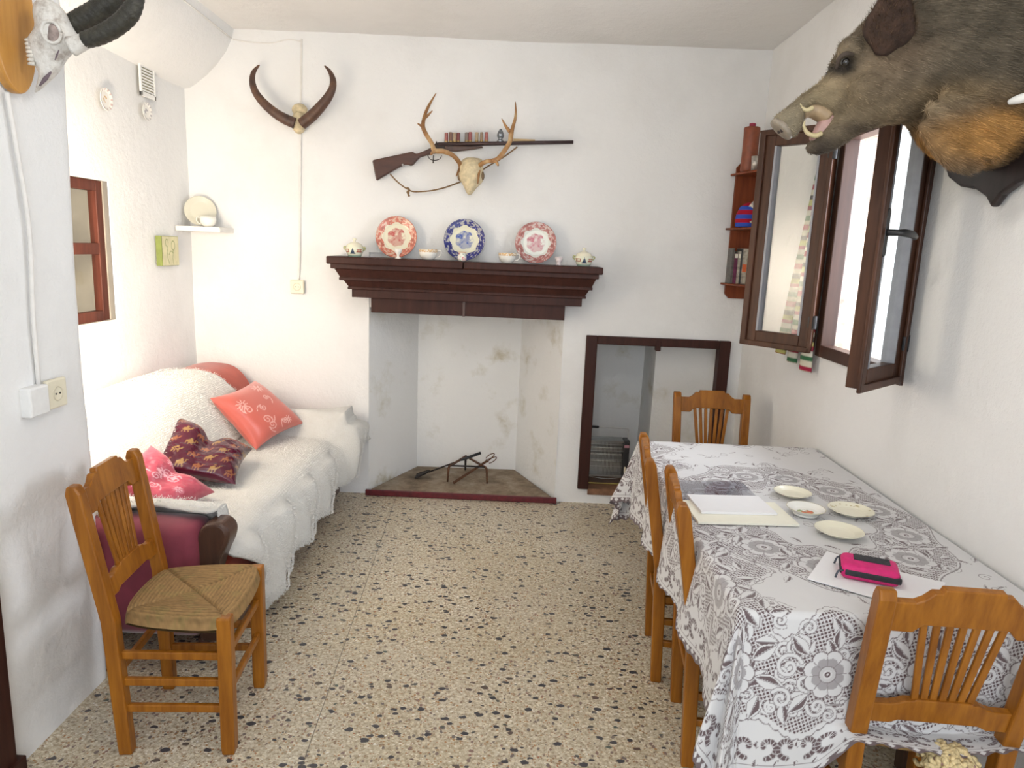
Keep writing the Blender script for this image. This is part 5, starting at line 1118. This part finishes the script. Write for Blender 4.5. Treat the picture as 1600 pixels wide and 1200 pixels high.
# snout disc
bm = BM(); a, b2 = Bp(1207, 188), Bp(1235, 216); c = (a+b2)/2; ax = (a-b2)/2; nrm = Vector((-ax.z, 0, ax.x)).normalized()
nrm = nrm if nrm.x < 0 else -nrm
rings = [[c+nrm*d+(ax*cos(t_)+Vector((0, 0.031*sin(t_), 0)))*k for t_ in np.linspace(0, 2*pi, 25)[:-1]] for d, k in ((-0.012, 0.98), (0.0, 1.05), (0.006, 1.0), (0.007, 0.6), (0.005, 0.1))]
add_rings(bm, rings); obj('snout', rel(bm, bh), simple('snout_skin', (0.26, 0.22, 0.17), 0.5, var=0.25, vs=60, bmp=0.4), bh, smooth=True)
for dy in (-0.012, 0.012):
    bm = BM(); bmesh.ops.create_uvsphere(bm, u_segments=12, v_segments=8, radius=1, matrix=Matrix.Translation(c+nrm*0.004+Vector((0, dy, 0))) @ Matrix.Diagonal((0.005, 0.006, 0.008, 1))); obj('nostril', rel(bm, bh), simple('nostril_dark', (0.03, 0.02, 0.018), 0.7), bh, smooth=True)
bm = BM(); c = Bp(1321, 97, -0.088); bmesh.ops.create_uvsphere(bm, u_segments=20, v_segments=14, radius=0.0115, matrix=Matrix.Translation(c)); obj('eye', rel(bm, bh), simple('glass_eye', (0.012, 0.010, 0.009), 0.05, spec=0.9), bh, smooth=True)
bm = BM(); add_tube(bm, [Bp(1307, 108, -0.082), Bp(1311, 92, -0.094), Bp(1322, 84, -0.100), Bp(1334, 86, -0.098)], [0.003, 0.006, 0.007, 0.004], 8, 4); obj('eyelid', rel(bm, bh), simple('dark_lid', (0.05, 0.035, 0.025), 0.8, bmp=0.4), bh, smooth=True)
def ear(sgn, name='ear'):
    base = Bp(1382, 76, sgn*0.10); tip = Bp(1402, -14, sgn*0.19); ax = (tip-base); L_ = ax.length; ax.normalize(); w = Vector((0.75, sgn*0.25, -0.35)).normalized(); w = (w-ax*w.dot(ax)).normalized(); nn = ax.cross(w)*(-sgn)
    n, m = 14, 12; out = []; P = np.zeros((n, m, 3))
    for i in range(n):
        t_ = i/(n-1); hw = 0.054*(sin(pi*min(1, t_*0.88+0.08))**0.8)*(1+0.15*sin(t_*7))+0.002
        for j in range(m):
            a = (j/(m-1)*2-1); v = base+ax*(L_*t_)+w*(hw*a)+nn*(0.034*(1-a*a)*(1-0.55*t_))*(-1)
            P[i, j] = v-Vector(bh.location)
    me = gridmesh(name, P); o = obj(name, me, simple('ear_inside', (0.040, 0.020, 0.012), 0.9, var=0.5, vs=40, bmp=0.6), bh); md = o.modifiers.new('t', 'SOLIDIFY'); md.thickness = 0.008
    Pq = P.reshape(-1, 3); rim = np.concatenate([P[:, 0], P[:, -1], P[-1], P[:, 0], P[:, -1]]); rim = np.repeat(rim, 26, 0)+rng.normal(0, 0.003, (len(rim)*26, 3))
    ins = np.repeat(P[2:, 2:-2].reshape(-1, 3), 30, 0)+rng.normal(0, 0.004, (len(P[2:, 2:-2].reshape(-1, 3))*30, 3)); al = np.concatenate([rim, ins]); N_ = np.ones((len(al), 3))*np.array(ax)
    f = fibres('ear_hair', al, N_, 0.020, 0.0008, lambda Q_: np.ones((len(Q_), 3))*np.array([0.075, 0.045, 0.026])*rng.uniform(0.5, 1.6, (len(Q_), 1)), bpy.data.materials['boar_fur'], o, droop=0, jit=0.4); f['kind'] = 'stuff'
ear(-1); ear(1)
M_tusk = simple('yellowed_tusk', (0.50, 0.42, 0.24), 0.3, var=0.15, vs=40)
for dy in (-0.030, 0.026):
    bm = BM(); add_tube(bm, [Bp(x, y, dy) for x, y in ((1284, 208), (1274, 212), (1262, 208), (1256, 197), (1258, 188))], [0.007, 0.007, 0.006, 0.0045, 0.001], 10, 5); obj('tusk', rel(bm, bh), M_tusk, bh, smooth=True)
    bm = BM(); add_tube(bm, [Bp(x, y, dy) for x, y in ((1270, 168), (1262, 172), (1255, 170), (1250, 162))], [0.007, 0.0065, 0.005, 0.0015], 10, 5); obj('upper_tusk', rel(bm, bh), M_tusk, bh, smooth=True)
bm = BM(); add_tube(bm, [Bp(x, y) for x, y in ((1298, 184), (1288, 198), (1277, 212), (1268, 220))], [0.026, 0.024, 0.018, 0.010], 12, 4); obj('tongue', rel(bm, bh), simple('dusty_pink_gum', (0.42, 0.25, 0.22), 0.45, var=0.2, vs=40), bh, smooth=True)
bm = BM(); add_tube(bm, [Bp(x, y) for x, y in ((1252, 178), (1262, 172), (1276, 172), (1294, 182))], [0.018, 0.022, 0.026, 0.028], 12, 4); obj('palate', rel(bm, bh), simple('gum_olive', (0.34, 0.24, 0.14), 0.45, var=0.2, vs=40), bh, smooth=True)
# dark shield plaque, pointed below
sh = [(0, -0.36), (0.035, -0.325), (0.09, -0.30), (0.17, -0.285), (0.24, -0.25), (0.285, -0.19), (0.30, -0.12), (0.28, 0.0), (0.29, 0.12), (0.25, 0.26), (0.12, 0.30), (0, 0.36)]
sh = sh+[(-x, z) for x, z in sh[-2:0:-1]]
bm = BM(); add_prism(bm, sh, 0.0, 0.028, Matrix(((0, 0, -1, RX-0.006), (1, 0, 0, BYD), (0, 1, 0, 2.135), (0, 0, 0, 1)))); obj('plaque', rel(bm, bh), wood('near_black_plaque', (0.012, 0.008, 0.009), (0.03, 0.02, 0.02), 0.35), bh, bevel=0.010, seg=3)
a = Bp(1576, 160, -0.20); bm = BM(); add_tube(bm, [a, Bp(1592, 155, -0.22), Bp(1625, 146, -0.26), Bp(1650, 140, -0.29)], [0.006, 0.0115, 0.0125, 0.012], 14, 4); o = obj('peg', rel(bm, bh), M_whitep, bh, smooth=True); o['label'] = 'white rounded peg against the neck fur'

# ------------------------------------------------------------ corner shelf with books, flask, hat
cs = thing('corner_shelf', 'small red stained wooden shelf unit in the far right corner', 'shelf', (1.30, BY, 1.36))
bm = BM(); P_ = [(1.236, 1.39), (1.262, 1.362), (1.372, 1.362), (1.372, 2.16), (1.262, 2.16), (1.236, 2.13)]
add_prism(bm, P_, -4.358, -4.338, Matrix(((1, 0, 0, 0), (0, 0, -1, 0), (0, 1, 0, 0), (0, 0, 0, 1)))); obj('back_panel', rel(bm, cs), M_redshelf, cs, bevel=0.003)
for z in (2.094, 1.780, 1.455):
    bm = BM(); add_prism(bm, [(1.208, 4.36), (1.214, 4.335), (1.262, 4.13), (1.30, 4.05), (1.372, 4.02), (1.372, 4.36)], z-0.012, z); obj('shelf_board', rel(bm, cs), M_redshelf, cs, bevel=0.003)
bx = 1.229
for (w, h, c_, lab) in ((0.013, 0.205, (0.10, 0.09, 0.08), 'thin black book, first at the left end of the corner shelf'), (0.020, 0.175, (0.13, 0.02, 0.06), 'maroon book with pale top, second on the corner shelf'), (0.016, 0.190, (0.36, 0.33, 0.27), 'grey beige book beside the maroon one on the corner shelf'),
                        (0.010, 0.205, (0.06, 0.06, 0.06), 'narrow black book in the middle of the corner shelf'), (0.028, 0.205, (0.40, 0.37, 0.30), 'thick pale book with orange patch on the corner shelf'), (0.024, 0.205, (0.72, 0.66, 0.50), 'cream spined book near the right on the corner shelf'), (0.016, 0.190, (0.22, 0.24, 0.28), 'slate grey book at the right end of the corner shelf row')):
    if bx+w > 1.368: break
    t = thing('book', lab, 'book', (bx+w/2, 4.275, 1.4555), 0, 'books on the corner shelf')
    bm = BM(); add_box(bm, (-w/2, -0.045, 0), (w/2, 0.058, h)); obj('cover', bm, simple('cover_'+lab[:6], c_, 0.5, var=0.45, vs=55), t, bevel=0.002)
    bm = BM(); add_box(bm, (-w/2+0.002, -0.040, 0.004), (w/2-0.002, 0.0585, h+0.0004)); obj('pages', bm, M_card, t)
    if 'orange' in lab: bm = BM(); add_box(bm, (-w/2+0.002, -0.0465, 0.07), (w/2-0.002, -0.0445, 0.115)); obj('spine_patch', bm, simple('orange_patch', (0.62, 0.12, 0.03), 0.5), t)
    if 'maroon' in lab: bm = BM(); add_box(bm, (-w/2+0.002, -0.0465, 0.15), (w/2-0.002, -0.0445, 0.173)); obj('spine_patch', bm, M_card, t)
    bx += w+0.0008
t = thing('flask', 'tall terracotta coloured flask with red stopper on top of the corner shelf', 'flask', (1.268, 4.22, 2.0945))
bm = BM(); add_lathe(bm, [(0, 0), (0.043, 0), (0.045, 0.01), (0.044, 0.20), (0.045, 0.235), (0.042, 0.243), (0, 0.243)], 28); obj('body', bm, simple('terracotta_leather', (0.22, 0.055, 0.022), 0.45, var=0.25, vs=25), t, smooth=True)
bm = BM(); add_lathe(bm, [(0, 0.242), (0.018, 0.242), (0.018, 0.262), (0.014, 0.265), (0, 0.265)], 16); obj('stopper', bm, simple('crimson_stopper', (0.32, 0.02, 0.06), 0.5), t)
bm = BM(); add_tube(bm, [(0.043, -0.01, 0.225), (0.056, -0.012, 0.19), (0.060, -0.012, 0.15), (0.056, -0.012, 0.11), (0.044, -0.01, 0.085)], 0.003, 6, 3); obj('strap', bm, M_rope, t, smooth=True)
bm = BM(); add_lathe(bm, [(0, 0), (0.019, 0), (0.024, 0.075), (0.0225, 0.075), (0.018, 0.004), (0, 0.004)], 22); o = obj('metal_tumbler', bm, simple('scratched_steel', (0.45, 0.42, 0.38), 0.35, 0.6, var=0.4, vs=60), smooth=True); o.location = (1.278, 4.135, 2.0945); tag(o, 'little dull metal cup in front of the terracotta flask', 'cup')
# striped knitted hat and patterned plate on the middle board
P = revolve([(0.0, 0.14), (0.022, 0.135), (0.05, 0.112), (0.066, 0.075), (0.070, 0.035), (0.066, 0.0), (0.060, 0.002)], 60, 10); z = P[..., 2]; c = np.where((np.floor(z/0.0235) % 2 == 0)[..., None], np.array([0.035, 0.08, 0.42]), np.array([0.38, 0.01, 0.03]))
o = obj('knitted_hat', gridmesh('knitted_hat', P, c, close_u=True), painted('hat_wool', 0.85, 0.2, bmp=0.5)); o.location = (1.292, 4.215, 1.7835); tag(o, 'blue and red striped dome shaped hat on the middle corner board', 'hat')
P = revolve([(0, 0), (0.05, 0.0), (0.078, 0.012), (0.076, 0.015), (0.05, 0.006), (0, 0.005)], 60, 8); f = fbm(P[..., 0]*60, P[..., 1]*60, 3); c = np.where((f > 0.5)[..., None], np.array([0.56, 0.52, 0.45]), np.array([0.30, 0.27, 0.26])); c = np.where((f > 0.68)[..., None], np.array([0.45, 0.14, 0.08]), c)
o = obj('patterned_plate', gridmesh('patterned_plate', P, c, close_u=True), M_paint); o.location = (1.338, 4.135, 1.866); o.rotation_euler = (radians(80), 0, radians(-38)); tag(o, 'small speckled plate standing before the striped hat', 'plate')

# ------------------------------------------------------------ woven striped ribbons behind the far sash
def ribbon(y0, y1, zb, lab):
    n, m = 8, 160; P = np.zeros((n, m, 3)); c = np.zeros((n, m, 3)); pal = [(0.04, 0.13, 0.06), (0.55, 0.52, 0.42), (0.30, 0.02, 0.05), (0.55, 0.52, 0.42), (0.03, 0.03, 0.03), (0.42, 0.40, 0.14), (0.26, 0.03, 0.05), (0.6, 0.58, 0.5)]
    for j in range(m):
        t_ = j/(m-1); z = 2.13+(zb-2.13)*t_; yc = 3.335+((y0+y1)/2-3.335)*t_; hw = 0.022+((y1-y0)/2-0.022)*t_
        for i in range(n):
            a = i/(n-1)*2-1; P[i, j] = (1.345-0.022*(1-a*a)-0.012*(y0-3.3)*3*t_, yc+a*hw, z+0.012*sin(t_*40+y0*30)*0.2); c[i, j] = pal[int((t_*44+int(y0*37)) % 8)]
    o = obj('woven_ribbon', gridmesh('woven_ribbon', P, c), painted('ribbon_cloth', 0.85, 0.2, bmp=0.4)); md = o.modifiers.new('t', 'SOLIDIFY'); md.thickness = 0.004
    tag(o, lab, 'textile', 'striped ribbons hanging behind the far sash')
ribbon(3.53, 3.66, 1.135, 'striped woven ribbon behind the open sash, farthest from the camera, ending green'); ribbon(3.385, 3.50, 1.115, 'striped woven ribbon behind the open sash, the middle of the three'); ribbon(3.22, 3.355, 1.10, 'striped woven ribbon behind the open sash, nearest the camera')
bm = BM(); add_tube(bm, [(RX, 3.335, 2.15), (1.335, 3.335, 2.15), (1.325, 3.335, 2.125)], 0.004, 6); tag(obj('wall_peg', bm, M_iron), 'small dark peg holding the striped ribbons behind the sash', 'peg')

# ------------------------------------------------------------ heater in the niche
ht = thing('electric_heater', 'silver electric bar heater with wire handle standing inside the niche', 'heater', (0.60, 4.52, 0.10))
def hb(lo, hi): bm = BM(); add_box(bm, lo, hi); return bm
bm = BM(); add_box(bm, (-0.15, 0.03, 0.06), (0.11, 0.045, 0.30)); add_box(bm, (-0.15, -0.045, 0.285), (0.11, 0.045, 0.295)); add_box(bm, (-0.15, -0.045, 0.05), (0.11, 0.045, 0.062)); add_box(bm, (-0.155, -0.045, 0.05), (-0.148, 0.045, 0.295))
obj('housing', bm, simple('heater_steel', (0.30, 0.30, 0.29), 0.3, 0.8), ht)
obj('control_panel', hb((0.11, -0.055, 0.04), (0.150, 0.045, 0.300)), M_black, ht, bevel=0.006)
obj('badge', hb((0.114, -0.0575, 0.255), (0.146, -0.054, 0.272)), simple('faded_pink_label', (0.45, 0.22, 0.26), 0.6), ht)
obj('rocker_switch', hb((0.122, -0.0585, 0.085), (0.134, -0.054, 0.125)), M_cream, ht, bevel=0.002)
for z in (0.235, 0.19, 0.145):
    bm = BM(); add_tube(bm, [(-0.147, 0.0, z), (0.109, 0.0, z)], 0.008, 10); obj('heating_tube', bm, simple('quartz_tube', (0.50, 0.49, 0.44), 0.25, 0.3, var=0.2, vs=90), ht, smooth=True)
bm = BM()
for k in range(30):
    x = -0.145+k*0.0088; add_box(bm, (x, -0.047, 0.065), (x+0.0014, -0.0455, 0.285))
for z in (0.12, 0.17, 0.225, 0.27): add_box(bm, (-0.148, -0.0475, z), (0.110, -0.0460, z+0.002))
o = obj('guard_grille', bm, M_steel, ht); o['kind'] = 'stuff'
bm = BM(); add_tube(bm, [(-0.14, 0, 0.29), (-0.14, 0, 0.375), (0.14, 0, 0.372), (0.143, 0, 0.365), (0.143, 0, 0.29)], 0.0035, 8); obj('wire_handle', bm, M_steel, ht)
bm = BM(); add_tube(bm, [(-0.13, 0, 0.3755), (-0.055, 0, 0.3735)], 0.0085, 10); obj('handle_grip', bm, M_black, ht, smooth=True)
bm = BM(); add_tube(bm, [(-0.15, -0.03, 0.05), (-0.15, -0.05, 0.004), (0.14, -0.05, 0.004), (0.14, -0.03, 0.05)], 0.004, 8); obj('foot_wire', bm, simple('brass_wire', (0.55, 0.48, 0.15), 0.3, 0.7), ht)
bm = BM(); add_tube(bm, [(-0.14, -0.03, 0.05), (-0.0, -0.045, 0.035), (0.12, -0.03, 0.045)], 0.0025, 6, 6); obj('foot_wire', bm, M_steel, ht)
bm = BM(); add_tube(bm, [Vector(p) for p in ((0.93, 4.60, 0.108), (0.96, 4.58, 0.125), (1.0, 4.60, 0.112), (1.04, 4.58, 0.12), (1.10, 4.60, 0.108))], 0.005, 8, 4); tag(obj('power_cord', bm, M_black, smooth=True), 'black cord lying on the niche floor behind the table', 'cord')

# ------------------------------------------------------------ fire tools on the hearth
def E(x, y, Y): return at(640+x/10, 680+y/10, Y)
tv = thing('trivet', 'rusty iron trivet with three legs standing on the hearth', 'trivet', (-0.31, 4.62, 0.042))
tri = [E(645, 450, 4.56), E(1200, 450, 4.56), E(840, 335, 4.80)]
zt_ = 0.155; tri = [Vector((-0.43, 4.55, zt_)), Vector((-0.20, 4.55, zt_)), Vector((-0.345, 4.76, zt_+0.006))]
for i in range(3):
    bm = BM(); add_beam(bm, tri[i], tri[(i+1) % 3], 0.016, 0.008); obj('ring_bar', rel(bm, tv), M_rust if i else M_iron, tv)
    a = tri[i]; o_ = (a-Vector((-0.325, 4.62, zt_))); o_.z = 0; o_.normalize()
    bm = BM(); add_tube(bm, [a-o_*0.01, a+o_*0.012+Vector((0, 0, -0.006)), a+o_*0.018+Vector((0, 0, -0.04)), a+o_*0.022+Vector((0, 0, 0.044-zt_))], [0.008, 0.0085, 0.008, 0.006], 8, 3); obj('leg', rel(bm, tv), M_rust if i < 2 else M_iron, tv, smooth=True)
sv = thing('fire_shovel', 'long black iron fire shovel leaning left across the trivet', 'fire shovel', (-0.6, 4.6, 0.045))
s0, s1 = Vector((-0.672, 4.585, 0.052)), Vector((-0.238, 4.70, 0.208)); dv = (s1-s0)
bm = BM(); add_tube(bm, [s0+dv*0.20, s0+dv*0.72], 0.0055, 10); obj('shaft', rel(bm, sv), M_iron, sv, smooth=True)
bm = BM(); add_tube(bm, [s0+dv*0.70, s0+dv*0.74, s1], [0.007, 0.010, 0.010], 12); obj('grip', rel(bm, sv), M_black, sv, smooth=True)
bm = BM(); add_rings(bm, [[p+Vector((0, w, 0)), p+Vector((0, w, 0.010)), p+Vector((0, w*0.8, 0.006)), p+Vector((0, -w*0.8, 0.006)), p+Vector((0, -w, 0.010)), p+Vector((0, -w, 0))] for p, w in ((s0, 0.040), (s0+dv*0.06, 0.042), (s0+dv*0.17, 0.028), (s0+dv*0.22, 0.007))]); obj('blade', rel(bm, sv), M_iron, sv)
tg = thing('fire_tongs', 'rusty iron fire tongs with looped handles leaning right over the trivet', 'fire tongs', (-0.38, 4.52, 0.045))
t0_, t1_ = Vector((-0.405, 4.50, 0.050)), Vector((-0.135, 4.60, 0.222)); dv = t1_-t0_
for k in (-1, 1):
    bm = BM(); add_beam(bm, t0_+Vector((0, k*0.008, 0)), t0_+dv*0.82+Vector((0, k*0.003, 0)), 0.006, 0.014); obj('arm', rel(bm, tg), M_rust, tg, bevel=0.001)
    u_ = dv.normalized(); v_ = Vector((-u_.z, 0, u_.x)).normalized()*k; c = t0_+dv*0.80+v_*0.014+u_*0.035
    bm = BM(); pts = [c+u_*(0.034*cos(a))+v_*(0.0125*sin(a)) for a in np.linspace(pi, pi+2*pi*0.92, 22)]; add_tube(bm, pts, 0.003, 8); obj('handle_loop', rel(bm, tg), M_rust, tg, smooth=True)

# ------------------------------------------------------------ alcove: vent, small plates, canvas, wall shelf
vt = thing('air_vent', 'white louvred air vent grille high on the alcove wall', 'vent', (LX+0.012, 3.91, 2.395))
bm = BM()
for lo, hi in (((0, -0.075, -0.085), (0.012, -0.062, 0.085)), ((0, 0.062, -0.085), (0.012, 0.075, 0.085)), ((0, -0.075, 0.072), (0.012, 0.075, 0.085)), ((0, -0.075, -0.085), (0.012, 0.075, -0.062))): add_box(bm, lo, hi)
obj('vent_frame', bm, M_whitep, vt, bevel=0.002); obj('backing', hb((0, -0.062, -0.065), (0.002, 0.062, 0.075)), simple('vent_olive', (0.42, 0.38, 0.24), 0.7), vt)
for k in range(9):
    z = -0.058+k*0.0148; bm = BM(); add_box(bm, (0.003, -0.062, z), (0.009, 0.062, z+0.008)); obj('louvre', bm, M_whitep, vt)
def wallplate(y, z, r, col, dots, lab):
    P = revolve([(0, 0.0), (r*0.6, 0.0), (r*0.7, 0.002), (r, 0.010), (r*0.985, 0.013), (r*0.68, 0.006), (0, 0.004)], 80, 8); x_, y_ = P[..., 0]/r, P[..., 1]/r; rr_ = np.hypot(x_, y_)
    fr = (np.arange(P.shape[1]) > 24)[None]*np.ones((P.shape[0], 1), bool); c = np.ones(P.shape)*np.array([0.78, 0.76, 0.72]); c[fr & (rr_ < 0.30) & (fbm(x_*6, y_*6, 3) > 0.42)] = col; an = np.arctan2(y_, x_)
    c[fr & (rr_ > 0.78) & (rr_ < 0.97) & (np.sin(an*12) > 0.35)] = dots
    o = obj('wall_plate', gridmesh('wall_plate', P, c, close_u=True), M_paint); o.location = (LX+0.014, y, z); o.rotation_euler = (0, radians(90), 0); tag(o, lab, 'plate', 'little painted plates on the alcove wall')
wallplate(3.51, 2.225, 0.052, (0.50, 0.28, 0.05), (0.55, 0.40, 0.38), 'little white wall plate with yellow centre, left one near the vent'); wallplate(3.882, 2.238, 0.046, (0.16, 0.15, 0.20), (0.40, 0.38, 0.40), 'little white wall plate with grey blue centre under the vent')
cv = thing('canvas_picture', 'small thick green edged canvas with pale flower drawing on the alcove wall', 'picture', (LX+0.008, 4.02, 1.515))
obj('canvas_block', hb((0, -0.095, -0.082), (0.034, 0.095, 0.082)), simple('olive_green_edge', (0.20, 0.24, 0.06), 0.7, var=0.1), cv, bevel=0.002)
n = 90; u = np.linspace(-0.093, 0.093, n)[:, None]*np.ones((1, n)); v = u.T.copy()*0.86; c = np.ones((n, n, 3))*np.array([0.66, 0.62, 0.40]); c = c*(0.85+0.3*fbm(u*30, v*30, 2))[..., None]
st = [[(0.03+0.02*cos(a), 0.03+0.026*sin(a)) for a in np.linspace(0, 6.3, 16)], [(-0.04+0.016*cos(a), 0.045+0.02*sin(a)) for a in np.linspace(0, 5, 12)], [(0.03, 0.0), (0.02, -0.04), (0.03, -0.075)], [(-0.035, 0.02), (-0.04, -0.03), (-0.02, -0.07)], [(-0.02, -0.02), (0.0, 0.0), (0.03, -0.01)]]
c[strokes_mask(u, v, st, 0.0028)] = (0.30, 0.34, 0.16); obj('painted_front', gridmesh('painted_front', np.stack([0.0355*np.ones_like(u), u, v], -1), c), painted('canvas_paint', 0.7, 0.2), cv)
ws = thing('wall_shelf', 'white painted little shelf board in the alcove corner', 'shelf', (-1.90, 4.27, 1.66))
obj('board', hb((-0.135, -0.105, -0.030), (0.125, 0.11, 0.0)), simple('cream_white_paint', (0.78, 0.76, 0.72), 0.5, var=0.03), ws, bevel=0.004)
P = revolve([(0, 0), (0.06, 0), (0.09, 0.010), (0.088, 0.013), (0.055, 0.005), (0, 0.004)], 60, 8); o = obj('plain_plate', gridmesh('plain_plate', P, np.ones(P.shape)*np.array([0.62, 0.60, 0.50]), close_u=True), M_paint); o.location = (-1.945, 4.30, 1.751); o.rotation_euler = (radians(76), 0, radians(28)); tag(o, 'pale plate standing upright on the white alcove shelf', 'plate')
cup(0, 0.047, 0.058, 'white cup in front of the plate on the alcove shelf', -1, 'cup', M_porc, (-1.872, 4.235, 1.661), None, False)

# ------------------------------------------------------------ sockets and painted-over cables
def socket(name, lab, M_, depth=0.012, w=0.042):
    t = bpy.data.objects.new(name, None); C.objects.link(t); t.matrix_world = M_; tag(t, lab, 'socket')
    obj('cover_plate', rbox((-w, -depth, -w), (w, 0, w), 0.006, 3), M_cream, t, smooth=False)
    bm = BM(); add_lathe(bm, [(0.0, 0.004), (0.019, 0.004), (0.020, -0.001), (0.023, -0.001), (0.024, 0.001)], 28, Matrix(((1, 0, 0, 0), (0, 0, -1, -depth-0.0005), (0, 1, 0, 0), (0, 0, 0, 1))) @ Matrix.Diagonal((1, 1, -1, 1))); obj('socket_well', bm, simple('cream_shadowed', (0.60, 0.55, 0.42), 0.5), t, smooth=True)
    for dx in (-0.0095, 0.0095):
        bm = BM(); add_tube(bm, [(dx, -depth-0.002, 0), (dx, -depth+0.006, 0)], 0.0028, 10); obj('pin_hole', bm, M_black, t)
    return t
socket('wall_socket', 'cream socket on the back wall left of the mantel', Matrix.Translation((-1.384, BY-0.006, 1.322)), 0.026)
t = socket('wall_socket', 'cream socket on the near left pier beside the lone chair', Matrix.Translation((PX+0.012, 2.118, 1.105)) @ Matrix.Rotation(radians(90), 4, 'Z'), 0.016, 0.046)
bm = BM(); add_box(bm, (PX-0.01, 1.985, 1.055), (PX+0.035, 2.07, 1.145)); tag(obj('junction_box', bm, simple('whitewashed_box', (0.76, 0.76, 0.75), 0.7, var=0.04), bevel=0.006), 'whitewashed box beside the socket on the near left pier', 'junction box')
M_cab = simple('painted_cable', (0.74, 0.72, 0.69), 0.7, var=0.05)
def cable(pts, r, lab):
    bm = BM(); add_tube(bm, pts, r, 8, 4); tag(obj('cable', bm, M_cab, smooth=True), lab, 'cable', None)
cable([Vector((-1.34, BY-0.006, 2.75)), Vector((-1.348, BY-0.004, 2.5)), Vector((-1.355, BY-0.005, 2.2)), Vector((-1.365, BY-0.004, 1.8)), Vector((-1.372, BY-0.006, 1.52)), Vector((-1.38, BY-0.006, 1.36))], 0.0065, 'whitewashed cable running straight down the back wall to the socket')
cable([Vector((-1.74, BY-0.006, 2.735)), Vector((-1.66, BY-0.005, 2.725)), Vector((-1.52, BY-0.005, 2.722)), Vector((-1.42, BY-0.005, 2.745)), Vector((-1.345, BY-0.005, 2.738))], 0.004, 'thin cable crossing the top of the back wall below the ceiling')
cable([Vector((-1.752, 2.9, 2.77)), Vector((-1.75, 3.4, 2.765)), Vector((-1.748, 3.9, 2.752)), Vector((-1.742, 4.34, 2.735))], 0.004, 'thin cable running along the ceiling edge of the alcove')
cable([Vector((PX+0.014, 2.03, 1.97)), Vector((PX+0.012, 2.055, 1.8)), Vector((PX+0.012, 2.075, 1.6)), Vector((PX+0.012, 2.06, 1.35)), Vector((PX+0.014, 2.055, 1.14))], 0.0065, 'whitewashed cable running down the near left pier under the plaque')
